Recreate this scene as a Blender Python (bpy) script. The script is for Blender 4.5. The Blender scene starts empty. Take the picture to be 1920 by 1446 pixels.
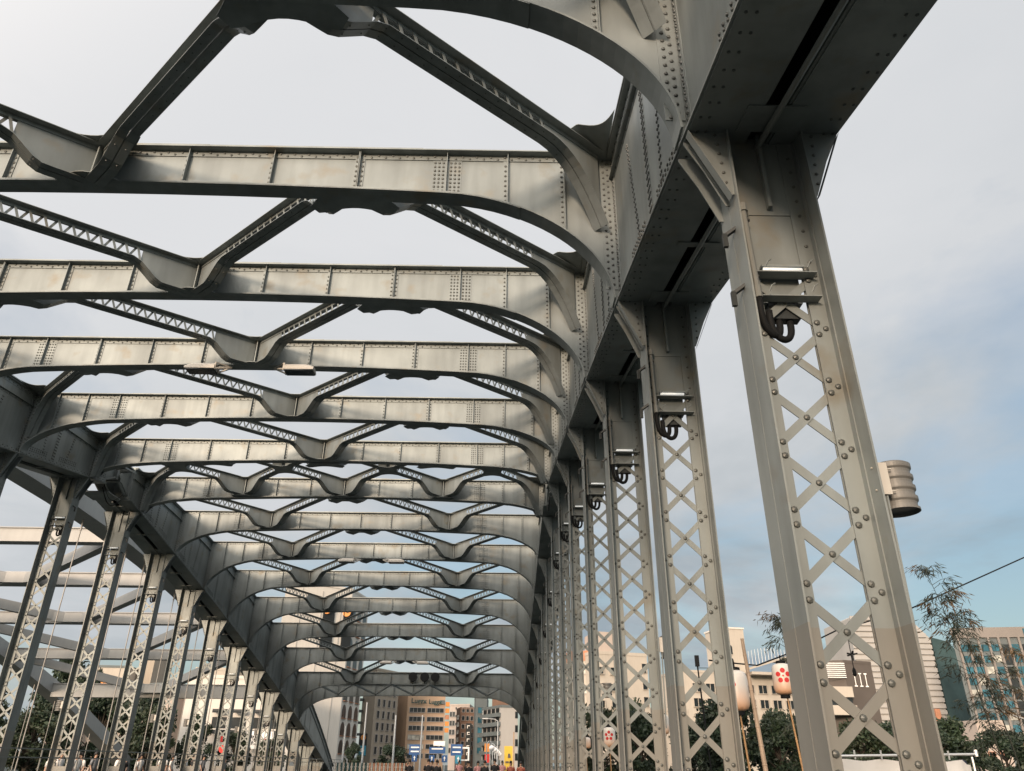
import bpy, math, random
from mathutils import Vector, Matrix
R = math.radians
random.seed(7)
SC = bpy.context.scene
COL = SC.collection

# ------------------------------------------------------------------ materials
MATS = {}
def mat(name, base, rough=.6, metal=0., var=.10, scale=.8, bump=0., bscale=40., streak=0., stain=None, emit=0., spec=.5, trans=0.):
    m = bpy.data.materials.new(name); m.use_nodes = True
    nt = m.node_tree; N = nt.nodes; L = nt.links
    b = N['Principled BSDF']
    b.inputs['Roughness'].default_value = rough; b.inputs['Metallic'].default_value = metal
    b.inputs['Specular IOR Level'].default_value = spec
    if trans: b.inputs['Transmission Weight'].default_value = trans
    tc = N.new('ShaderNodeTexCoord')
    def noise(sc, det=5., mapscale=(1,1,1)):
        mp = N.new('ShaderNodeMapping'); mp.inputs['Scale'].default_value = mapscale
        L.new(tc.outputs['Object'], mp.inputs['Vector'])
        n = N.new('ShaderNodeTexNoise'); n.inputs['Scale'].default_value = sc; n.inputs['Detail'].default_value = det
        L.new(mp.outputs[0], n.inputs['Vector']); return n.outputs['Fac']
    def ramp(f, a, bb, lo=.35, hi=.65):
        r = N.new('ShaderNodeValToRGB'); L.new(f, r.inputs[0])
        r.color_ramp.elements[0].position = lo; r.color_ramp.elements[1].position = hi
        r.color_ramp.elements[0].color = (*a, 1); r.color_ramp.elements[1].color = (*bb, 1)
        return r.outputs[0]
    c = ramp(noise(scale), [x*(1-var) for x in base], [min(1, x*(1+var)) for x in base])
    if streak:
        s = ramp(noise(3., 4., (1,1,.12)), (1-streak,)*3, (1,1,1), .3, .6)
        mx = N.new('ShaderNodeMix'); mx.data_type = 'RGBA'; mx.blend_type = 'MULTIPLY'; mx.inputs[0].default_value = 1
        L.new(c, mx.inputs[6]); L.new(s, mx.inputs[7]); c = mx.outputs[2]
    if stain:
        s = ramp(noise(1.7, 8.), (0,0,0), (1,1,1), .58, .76)
        mx = N.new('ShaderNodeMix'); mx.data_type = 'RGBA'
        L.new(s, mx.inputs[0]); L.new(c, mx.inputs[6]); mx.inputs[7].default_value = (*stain, 1); c = mx.outputs[2]
    L.new(c, b.inputs['Base Color'])
    rr = N.new('ShaderNodeMapRange'); rr.inputs[3].default_value = max(0, rough-.08); rr.inputs[4].default_value = min(1, rough+.10)
    L.new(noise(scale*2.3), rr.inputs[0]); L.new(rr.outputs[0], b.inputs['Roughness'])
    if bump:
        bp = N.new('ShaderNodeBump'); bp.inputs['Strength'].default_value = bump; bp.inputs['Distance'].default_value = .02
        L.new(noise(bscale, 3.), bp.inputs['Height']); L.new(bp.outputs[0], b.inputs['Normal'])
    if emit:
        L.new(c, b.inputs['Emission Color']); b.inputs['Emission Strength'].default_value = emit
    MATS[name] = m
    return m
STEEL = mat('silver_grey_paint', (.222,.245,.243), .47, .27, .15, .5, .14, 2.2, .22, (.19,.18,.15), spec=.3)
STEEL2 = mat('silver_grey_paint_low', (.215,.214,.198), .5, .2, .08, .6, .08, 2.2, .10, spec=.3)
RIVET = mat('rivet_shaded_paint', (.085,.092,.088), .38, .1, .15, 2., spec=.4)  # dark shading and reflections of the domes put into the base colour
PIPE = mat('grey_conduit', (.2,.21,.2), .5, .3, .1)
WHITE_ST = mat('pale_bridge_paint', (.31,.315,.31), .5, .05, .06, .3, 0, 1, .08)
WIRE = mat('steel_rod', (.24,.235,.225), .5, .2, .08)
BLACK = mat('black_rubber', (.008,.009,.010), .7, 0, .2, spec=.2)
DARK = mat('dark_metal', (.03,.035,.036), .5, .3, .2)
TUBE = mat('white_tube', (.9,.92,.9), .4, 0, .02, 1, emit=.45)
CAN = mat('canister_paint', (.16,.157,.148), .5, .1, .08, 1.5, .05, 6, .12)
LAMPBODY = mat('floodlight_body', (.46,.44,.40), .5, .1, .06)
GLASSDARK = mat('lamp_glass', (.015,.025,.03), .12, 0, .1)
ASPH = mat('asphalt', (.011,.022,.024), .9, 0, .25, .6, .3, 60)
PAVE = mat('paving', (.020,.027,.029), .9, 0, .2, .8, .2, 30)
GROUND = mat('earth', (.009,.021,.021), .95, 0, .35, .05)
PAINTLINE = mat('road_paint', (.7,.7,.68), .7, 0, .1)
LEAF = [mat('leaf_dark', (.011,.024,.012), .6, 0, .35, .35), mat('leaf_mid', (.018,.034,.014), .6, 0, .35, .35), mat('leaf_olive', (.028,.036,.016), .6, 0, .3, .4)]
BAMLEAF = mat('bamboo_leaf', (.04,.05,.034), .6, 0, .3, .9); BAMDRY = mat('bamboo_leaf_dry', (.12,.075,.035), .7, 0, .3, .9)
BARK = mat('bark', (.05,.04,.03), .9, 0, .3, 3)
BAMBOO = mat('bamboo_cane', (.40,.23,.10), .5, 0, .18, 3, 0, 1, .15); BAMBOO2 = mat('bamboo_weathered', (.30,.23,.17), .6, 0, .2, 3)
BAMGREEN = mat('bamboo_stem', (.05,.05,.035), .6, 0, .2, 3)
RED = mat('red_ink', (.62,.03,.03), .6, 0, .05); TARP = mat('white_tarp', (.5,.49,.47), .6, 0, .06, 2, .3, 5)
NAVY = mat('navy_cloth', (.008,.014,.06), .7, 0, .15); ALU = mat('aluminium', (.62,.62,.61), .35, .7, .05)
CREAM = mat('cream_render', (.44,.40,.345), .85, 0, .05, .15, .1, 6, .06); WHITEW = mat('white_tile', (.64,.61,.56), .7, 0, .04, .1, 0, 1, .06)
BEIGE = mat('beige_wall', (.34,.295,.24), .85, 0, .05, .1, 0, 1, .07); ORNG = mat('apricot_tile', (.40,.285,.20), .8, 0, .05, .1, 0, 1, .06)
PINKW = mat('pinkish_wall', (.43,.365,.32), .85, 0, .05, .1, 0, 1, .06); BROWN = mat('brown_brick', (.14,.085,.06), .85, 0, .1, .3)
DBROWN = mat('dark_brown_wall', (.10,.085,.075), .8, 0, .08, .2); GREYW = mat('grey_wall', (.11,.13,.135), .7, 0, .1, .2)
LTGREY = mat('light_grey_wall', (.36,.35,.335), .8, 0, .05, .1, 0, 1, .06); TERRA = mat('terracotta', (.42,.2,.12), .8, 0, .1)
GLASS = mat('window_glass', (.012,.017,.02), .3, 0, .3, .5); GLASSB = mat('teal_glass', (.035,.12,.165), .12, .2, .45, .25); GLASSL = mat('lit_blind', (.40,.40,.36), .4, 0, .35, .6)
FRAME = mat('window_frame', (.32,.31,.3), .6, 0, .08); PILAST = mat('taupe_pilaster', (.20,.18,.165), .7, 0, .06, .2)
BLACKP = mat('black_sign', (.012,.016,.018), .6); OSIGN = mat('orange_sign', (.62,.25,.06), .6); BLUES = mat('blue_sign', (.012,.075,.22), .5); CYANS = mat('cyan_sign', (.03,.24,.36), .5)
WSIGN = mat('white_sign', (.8,.8,.78), .6); YEL = mat('yellow_banner', (.62,.42,.05), .7); REDS = mat('red_sign', (.65,.04,.03), .6); GREENS = mat('green_sign', (.008,.05,.05), .6)
GLOBE = mat('opal_globe', (.85,.83,.8), .4, 0, .02, emit=.12); POLEM = mat('pole_grey', (.42,.44,.45), .5, .3, .05)
SKIN = mat('skin', (.45,.28,.2), .6); HAIR = mat('black_hair', (.012,.01,.009), .5); TROUS = mat('dark_trousers', (.03,.033,.045), .8)
SHIRTS = [mat('shirt_white', (.72,.71,.69), .8), mat('shirt_black', (.02,.02,.022), .8), mat('shirt_rust', (.30,.09,.06), .8), mat('shirt_grey', (.22,.23,.25), .8), mat('shirt_blue', (.04,.08,.2), .8), mat('shirt_pink', (.6,.3,.3), .8)]

# ------------------------------------------------------------------ mesh helper
class MB:
    def __init__(s): s.v = []; s.f = []; s.m = []; s.cur = 0
    def add(s, vs, fs):
        o = len(s.v); s.v += [tuple(p) for p in vs]
        for f in fs: s.f.append(tuple(i+o for i in f)); s.m.append(s.cur)
    def box(s, x0, x1, y0, y1, z0, z1):
        if x0 > x1: x0, x1 = x1, x0
        if y0 > y1: y0, y1 = y1, y0
        if z0 > z1: z0, z1 = z1, z0
        v = [(x,y,z) for z in (z0,z1) for y in (y0,y1) for x in (x0,x1)]
        s.add(v, [(0,2,3,1),(4,5,7,6),(0,1,5,4),(2,6,7,3),(0,4,6,2),(1,3,7,5)])
    def bar(s, p, q, w, h, side=None):
        p = Vector(p); q = Vector(q); d = (q-p).normalized()
        a = Vector(side).normalized() if side else (d.cross(Vector((0,0,1))) if abs(d.z) < .95 else Vector((1,0,0)))
        a = (a - d*a.dot(d)).normalized(); b = d.cross(a).normalized()
        v = []
        for c in (p, q):
            for sx, sy in ((-1,-1),(1,-1),(1,1),(-1,1)): v.append(c + a*(w/2*sx) + b*(h/2*sy))
        s.add(v, [(0,1,2,3),(7,6,5,4),(0,4,5,1),(1,5,6,2),(2,6,7,3),(3,7,4,0)])
    def plate(s, poly, vec):
        n = len(poly); vec = Vector(vec)
        v = [Vector(p) for p in poly] + [Vector(p)+vec for p in poly]
        s.add(v, [tuple(range(n)), tuple(range(2*n-1, n-1, -1))] + [(i, i+n, (i+1) % n+n, (i+1) % n) for i in range(n)])
    def strip(s, a, b, vec):
        """ribbon between polylines a and b, thickened by vec (vector, or list of vectors)"""
        n = len(a); vs = []
        for i in range(n):
            w = Vector(vec[i]) if isinstance(vec, list) else Vector(vec)
            vs += [Vector(a[i]), Vector(b[i]), Vector(b[i])+w, Vector(a[i])+w]
        fs = []
        for i in range(n-1):
            o = 4*i
            for k in range(4): fs.append((o+k, o+(k+1) % 4, o+4+(k+1) % 4, o+4+k))
        fs += [(3,2,1,0), (4*n-4, 4*n-3, 4*n-2, 4*n-1)]
        s.add(vs, fs)
    def tube(s, pts, r, n=8, caps=True):
        pts = [Vector(p) for p in pts]; vs = []; fs = []
        up = None
        for i, p in enumerate(pts):
            d = (pts[min(i+1, len(pts)-1)] - pts[max(i-1, 0)]).normalized()
            if up is None: up = Vector((0,0,1)) if abs(d.z) < .9 else Vector((1,0,0))
            a = (up - d*up.dot(d)).normalized(); up = a; b = d.cross(a)
            rr = r[i] if isinstance(r, (list, tuple)) else r
            for k in range(n):
                t = 2*math.pi*k/n; vs.append(p + a*(math.cos(t)*rr) + b*(math.sin(t)*rr))
        for i in range(len(pts)-1):
            for k in range(n):
                fs.append((i*n+k, i*n+(k+1) % n, (i+1)*n+(k+1) % n, (i+1)*n+k))
        if caps: fs += [tuple(range(n-1, -1, -1)), tuple(range((len(pts)-1)*n, len(pts)*n))]
        s.add(vs, fs)
    def lathe(s, c, prof, n=20, axis='z'):
        pts = []; vs = []; fs = []
        for r, z in prof:
            for k in range(n):
                t = 2*math.pi*k/n; x, y = r*math.cos(t), r*math.sin(t)
                vs.append((c[0]+x, c[1]+y, c[2]+z) if axis == 'z' else (c[0]+x, c[1]+z, c[2]+y))
        for i in range(len(prof)-1):
            for k in range(n):
                fs.append((i*n+k, i*n+(k+1) % n, (i+1)*n+(k+1) % n, (i+1)*n+k))
        fs += [tuple(range(n-1, -1, -1)), tuple(range((len(prof)-1)*n, len(prof)*n))]
        s.add(vs, fs)
    def dome(s, p, n, r=.02, k=6):
        p = Vector(p); n = Vector(n).normalized()
        a = n.orthogonal().normalized(); b = n.cross(a)
        vs = []
        for rr, h in ((1., 0.), (.8, .55)):
            for i in range(k):
                t = 2*math.pi*i/k; vs.append(p + (a*math.cos(t)+b*math.sin(t))*(r*rr) + n*(r*h))
        vs.append(p + n*(r*.82))
        fs = [(i, (i+1) % k, k+(i+1) % k, k+i) for i in range(k)] + [(k+i, k+(i+1) % k, 2*k) for i in range(k)]
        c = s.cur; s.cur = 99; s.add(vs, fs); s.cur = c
    def build(s, name, mats, parent=None, smooth=False):
        me = bpy.data.meshes.new(name)
        org = WORLD.get(parent, Vector((0,0,0))) if parent else ORG[0]
        me.from_pydata([(v[0]-org[0], v[1]-org[1], v[2]-org[2]) for v in s.v], [], s.f)
        if not isinstance(mats, (list, tuple)): mats = [mats]
        mats = list(mats)
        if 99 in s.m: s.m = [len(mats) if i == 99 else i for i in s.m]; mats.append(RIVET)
        for m in mats: me.materials.append(m)
        if len(mats) > 1: me.polygons.foreach_set('material_index', s.m)
        if smooth: me.polygons.foreach_set('use_smooth', [True]*len(me.polygons))
        me.update()
        o = bpy.data.objects.new(name, me); COL.objects.link(o)
        if parent: o.parent = parent
        else: o.location = org
        WORLD[o] = Vector(org)
        return o
WORLD = {}; ORG = [Vector((0,0,0))]
def tag(o, label, cat, group=None):
    o['label'] = label; o['category'] = cat
    if group: o['group'] = group
    return o
def thing(name, label, cat, loc=(0,0,0), group=None):
    o = bpy.data.objects.new(name, None); COL.objects.link(o); o.location = loc; o.empty_display_size = .3
    WORLD[o] = Vector(loc)
    return tag(o, label, cat, group)
def single(name, mb, m, label, cat, loc, group=None, smooth=False):
    ORG[0] = Vector(loc); o = mb.build(name, m, None, smooth); ORG[0] = Vector((0,0,0))
    return tag(o, label, cat, group)
def copy_tree(o, parent=None):
    c = o.copy(); COL.objects.link(c)
    if parent: c.parent = parent
    for ch in list(o.children): copy_tree(ch, c)
    return c
def struct(name, mb, m):
    o = mb.build(name, m); o['kind'] = 'structure'; return o
ORD = ['first','second','third','fourth','fifth','sixth','seventh','eighth','ninth','tenth','eleventh','twelfth','thirteenth','fourteenth','fifteenth','sixteenth']

# ------------------------------------------------------------------ the old steel bridge
Y1, P, CX, G = 6.56, 5.2, -8.345, .25
XE, XW = 2.04, 2.16            # arch flange edge and web, right-hand rib
KC = 5.5
def Yk(k): return Y1 + P*k
def Bz(k): s = abs(k-KC); return 13.57 - .82*s - .028*s*s
def Tz(k): s = abs(k-KC); return 15.05 - .02*s - .1015*s*s
def kY(y): return (y-Y1)/P
def mx(x, side): return x if side > 0 else 2*CX - x
bridge = thing('steel_arch_bridge', 'old riveted grey steel arch bridge with lattice hangers, seen from its own deck', 'bridge', (CX, 52., G))

def beam_drop(xp, D):
    c = .92 + .16*max(0., 1-(xp-3.4)/7.)**2 if xp >= 3.4 else None
    if xp >= 3.4: return c
    u = max(0., min(1., 1-xp/3.4)); n = 1.85
    return 1.08 + (D-1.08)*(1-(1-u**n)**(1/n))

def cross_beam(k):
    Y = Yk(k); T = Tz(k); D = T - Bz(k) - .03
    xs_r = [0., .015, .04, .07, .11, .16, .22, .29, .37, .46, .56, .68, .82, .97, 1.14, 1.33, 1.54, 1.77, 2.02, 2.3, 2.6, 2.95, 3.4, 4.2, 5.2, 6.4, 7.6, 9.0, 10.385]
    fine = k <= 8
    rr = .029 if fine else .026
    kk = 6 if k <= 6 else 5
    m = MB()
    pts = [(mx(XE-x, -1), beam_drop(x, D)) for x in xs_r] + [(XE-x, beam_drop(x, D)) for x in reversed(xs_r[:-1])]
    xx = [p[0] for p in pts]; hh = [p[1] for p in pts]
    xw = [mx(XW, -1)] + xx + [XW]; hw = [D] + hh + [D]
    top = [(x, Y-.008, T) for x in xw]; bot = [(x, Y-.008, T-h) for x, h in zip(xw, hw)]
    m.strip(top, bot, (0,.016,0))
    # top flange with cover plate
    m.box(xx[0]+.02, xx[-1]-.02, Y-.19, Y+.19, T, T+.025)
    m.box(CX-6.6, CX+6.6, Y-.185, Y+.185, T+.0255, T+.045)
    m.box(CX-2.2, CX+2.2, Y-.18, Y+.18, T+.0455, T+.06)
    # bottom flange following the curve
    n = len(xx); nor = []
    for i in range(n):
        a = max(i-1, 0); b = min(i+1, n-1)
        d = Vector((xx[b]-xx[a], 0, -(hh[b]-hh[a]))).normalized(); nor.append(Vector((d.z, 0, -d.x)))
    fa = [(x, Y-.19, T-h) for x, h in zip(xx, hh)]; fb = [(x, Y+.19, T-h) for x, h in zip(xx, hh)]
    m.strip(fa, fb, [q*.03 for q in nor])
    i0, i1 = 17, n-18
    m.strip([(p[0]+nor[i0+j][0]*.0305, p[1]+.004, p[2]+nor[i0+j][2]*.0305) for j, p in enumerate(fa[i0:i1+1])],
            [(p[0]+nor[i0+j][0]*.0305, p[1]-.004, p[2]+nor[i0+j][2]*.0305) for j, p in enumerate(fb[i0:i1+1])], [q*.016 for q in nor[i0:i1+1]])
    # angles on the web
    m.box(xx[0]+.3, xx[-1]-.3, Y-.0285, Y-.0085, T-.135, T-.001)
    ia = [i for i in range(n) if 2 <= i <= n-3]
    m.strip([(xx[i]-nor[i].x*.001, Y-.0205, T-hh[i]-nor[i].z*.001) for i in ia], [(xx[i]-nor[i].x*.10, Y-.0205, T-hh[i]-nor[i].z*.10) for i in ia], (0,.012,0))
    riv = []
    def hz(x): return beam_drop(min(XE-x, x-mx(XE,-1)), D)
    x = xx[0]+.4; j = 0
    while x < xx[-1]-.4:
        riv.append((x, Y-.0285, T-.045-(.05 if j % 2 else 0))); j += 1; x += .145 if fine else .2
    L = 0
    for i in range(5, n-5):
        seg = math.hypot(xx[i+1]-xx[i], hh[i+1]-hh[i]); t = 0
        while L < seg:
            u = L/seg
            px = xx[i]+(xx[i+1]-xx[i])*u; pz = T-hh[i]-(hh[i+1]-hh[i])*u
            riv.append((px-nor[i].x*.055, Y-.0205, pz-nor[i].z*.055)); L += .22 if fine else .35
        L -= seg
    # stiffeners
    for off in (0, 1.8, 3.55, 5.3, 7.1, 8.35, 9.5):
        for sg in ((-1, 1) if off else (1,)):
            x = CX + sg*off; b = T-hz(x)+.105; t = T-.14
            if off >= 9.5: b = T-hz(x+sg*.06)+.16
            def leg(x0, dirn):
                m.box(x0, x0+dirn*.09, Y-.026, Y-.0085, b, t)
                m.box(x0-.006, x0+.006, Y-.125, Y-.0265, b-.09, t+.13)
                z = b+.05
                while z < t-.03: riv.append((x0+dirn*.05, Y-.026, z)); z += .13 if fine else .2
            if off == 5.3: leg(x-.012, -1); leg(x+.012, 1)
            elif off == 7.1:
                m.box(x-.30, x+.30, Y-.0165, Y-.0085, b, t)
                m.box(x-.006, x+.006, Y-.125, Y-.0175, b-.09, t+.13)
                for c in (-.25, -.165, -.08, .08, .165, .25):
                    z = b+.04
                    while z < t-.02: riv.append((x+c, Y-.0165, z)); z += .105 if fine else .15
                m.box(x-.62, x+.62, Y-.0255, Y-.021, T-.128, T-.006)
            else: leg(x, -sg if off else 1)
    # end connection angles
    for sg, xe in ((1, XW), (-1, mx(XW, -1))):
        m.box(xe-sg*.03, xe-sg*.27, Y-.022, Y-.0085, T-D+.28, T-.03)
        z = T-D+.32; j = 0
        while z < T-.06:
            riv.append((xe-sg*(.11 if j % 2 else .2), Y-.022, z)); j += 1; z += .075 if fine else .12
        m.box(xe-sg*.001, xe-sg*.014, Y-.16, Y-.0225, T-D+.06, T-.03)
        z = T-D+.1
        while z < T-.06:
            riv.append((xe-sg*.014, Y-.09, z)); z += .11 if fine else .16
            # rivets of the angle on the rib face
    for r in riv: m.dome(r, (-1,0,0) if False else (0,-1,0), rr, kk)
    return m.build('cross_beam', STEEL, bridge)
BEAMS = {}
for k in list(range(-1, 14)) + [13.5]: BEAMS[k] = cross_beam(k)

# ---- arch ribs
def arch_rib(side):
    S = 1 if side > 0 else -1
    halves = [(-3.9, KC-.24), (KC+.24, 17.0)]
    root = None
    for hi, (ka, kb) in enumerate(halves):
        ks = []; k = ka
        while k < kb-.05: ks.append(k); k += .2
        ks.append(kb)
        def row(x, f, off=0): return [(mx(x, side), Yk(q), f(q)+off) for q in ks]
        m = MB()
        for xa in (XW, 3.68):
            m.strip(row(xa, Bz), row(xa, Tz), (S*.018*(1 if xa == XW else -1), 0, 0))
        # inner face: angles along bottom and top, with rivets
        xi = mx(XW, side)
        def face(o0, o1, f, t): m.strip([(xi-S*.0005, Yk(q), f(q)+o0) for q in ks], [(xi-S*.0005, Yk(q), f(q)+o1) for q in ks], (-S*t, 0, 0))
        face(.004, .17, Bz, .013); face(-.20, -.004, Tz, .013)
        face(-.64, -.55, Tz, .010)
        m.strip([(xi-S*.0005, Yk(q), Tz(q)-.56) for q in ks], [(xi-S*.0005, Yk(q), Tz(q)-.548) for q in ks], (-S*.085, 0, 0))
        m.strip([(xi-S*.0005, Yk(q), Tz(q)-.06) for q in ks], [(xi-S*.0005, Yk(q), Tz(q)-.05) for q in ks], (-S*.12, 0, 0))
        def rv(q, z, t=.0135): m.dome((xi-S*t, Yk(q), z), (-S,0,0), .026, 5)
        lo = max(ka, -1.2 if side > 0 else 3.0); q = lo; j = 0
        while q < min(kb, 15.5):
            st = .026 if q < 9 else .045
            rv(q, Bz(q)+.05+(.07 if j % 2 else 0)); rv(q, Tz(q)-.08-(.06 if j % 2 else 0))
            if j % 3 == 0: rv(q, Tz(q)-.60, .011)
            fr = (q+.5) % 1
            if fr > .5 and fr < .85 or fr < .25:
                for e in (.24, .32, .40): rv(q, Bz(q)+e, .003)
            q += st; j += 1
        for kk in range(-1, 15):
            for c in (.42, .58):
                qq = kk+c
                if not (lo <= qq <= kb-.1): continue
                z = Bz(qq)+.22
                m.box(xi-S*.001, xi-S*.006, Yk(qq)-.10, Yk(qq)+.10, z-.03, Tz(qq)-.66) if c == .42 else None
                while c == .42 and z < Tz(qq)-.68:
                    for e in (-.06, -.02, .02, .06)[::1 if kk < 7 else 3]: rv(qq+e/5.2*1.2, z, .006)
                    if kk < 8:
                        for e in (-.035, .035): rv(qq+.16+(z-Bz(qq))*.035+e/5.2, min(z+.06, Tz(qq)-.7), .003); rv(qq-.14-(z-Bz(qq))*.02+e/5.2, z, .003)
                    z += .13
            if lo <= kk <= kb-.2:
                for dy in (-.18, .03):
                    m.box(xi-S*.001, xi-S*.012, Yk(kk)+dy, Yk(kk)+dy+.15, Bz(kk)+.2, Tz(kk)-.22)
                    z = Bz(kk)+.24
                    while z < Tz(kk)-.24: m.dome((xi-S*.012, Yk(kk)+dy+.075, z), (-S,0,0), .026, 5); z += .12
        # end plates at the hinge / springing
        for q in (ka, kb):
            m.box(mx(XW+.02, side), mx(3.66, side), Yk(q)-.012, Yk(q)+.012, Bz(q)+.01, Tz(q)-.01)
        rib = m.build('arch_rib', STEEL, bridge)
        # bottom flange: two plates with a slot, tie plates across it
        m = MB()
        for a, b in ((XE, 2.80), (3.04, 3.80)):
            m.strip(row(a, Bz, -.03), row(b, Bz, -.03), (0,0,.03))
            m.strip(row(a+.03, Bz, -.05), row(b-.02, Bz, -.05), (0,0,.0195))
        for kk in range(-3, 17):
            for c in (.10, .5, .90):
                qq = kk+c
                if ka+.1 < qq < kb-.1 and Bz(qq) > G+.2:
                    w = .014 if c == .5 else .045
                    q2 = [qq-w, qq, qq+w]
                    m.strip([(mx(2.6, side), Yk(t), Bz(t)-.072) for t in q2], [(mx(3.24, side), Yk(t), Bz(t)-.072) for t in q2], (0,0,.0215))
        q = lo; j = 0
        while q < min(kb, 9):
            if side > 0 and q < 3:
                for xr in (2.14, 2.24, 3.60, 3.70):
                    m.dome((xr+(.03 if j % 2 else 0), Yk(q), Bz(q)-.051), (0,0,-1), .02, 5)
            q += .05; j += 1
        m.build('bottom_flange', STEEL, rib)
        m = MB()
        m.strip(row(XE-.02, Tz), row(3.82, Tz), (0,0,.04))
        m.build('top_flange', STEEL, rib)
        m = MB()
        kp = [q for q in ks if Bz(q) > G+.5]
        m.tube([(mx(2.92, side), Yk(q), Bz(q)-.13) for q in kp], .035, 8)
        m.build('conduit', PIPE, rib)
        root = root or rib
    # crown hinge: bearing castings, pin and bolted stays
    m = MB(); zp = 14.15
    for d in (-1, 1):
        yE = Yk(KC)+d*.24*P
        for x0 in (2.35, 3.0, 3.5):
            a = [(mx(x0, side), yE, 13.5), (mx(x0, side), yE, 14.8), (mx(x0, side), Yk(KC)+d*.12, zp+.16), (mx(x0, side), Yk(KC)+d*.12, zp-.16)]
            m.plate(a, (S*.06, 0, 0))
        m.box(mx(2.2, side), mx(3.66, side), Yk(KC)+d*.10, Yk(KC)+d*.30, zp-.22, zp+.22)
        m.bar((mx(2.25, side), yE, 13.55), (mx(2.25, side), Yk(KC)+d*.2, zp-.1), .07, .07)
        m.bar((mx(2.1, side), yE, 14.75), (mx(2.1, side), Yk(KC)+d*.15, zp+.5), .06, .08)
    m.tube([(mx(2.12, side), Yk(KC), zp), (mx(3.72, side), Yk(KC), zp)], .13, 16)
    m.box(mx(2.2, side), mx(3.7, side), Yk(KC)-1.2, Yk(KC)+1.2, 14.93, 14.98)
    m.box(mx(2.25, side), mx(3.6, side), Yk(KC)-.6, Yk(KC)+.75, 13.15, 13.20)
    m.build('crown_hinge', STEEL, bridge)
    m = MB()
    for t in ((-.9,-.5),(-.35,.1)):
        pts = [(mx(2.2, side), Yk(KC)-1.25+1.9*u, 13.25-.55*math.sin(math.pi*u)+(-.1 if t[0] < -.5 else .15)) for u in [i/12 for i in range(13)]]
        m.tube(pts, .025 if t[0] < -.5 else .012, 6)
    m.build('loose_cable', BLACK, bridge)
arch_rib(1); arch_rib(-1)

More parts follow.
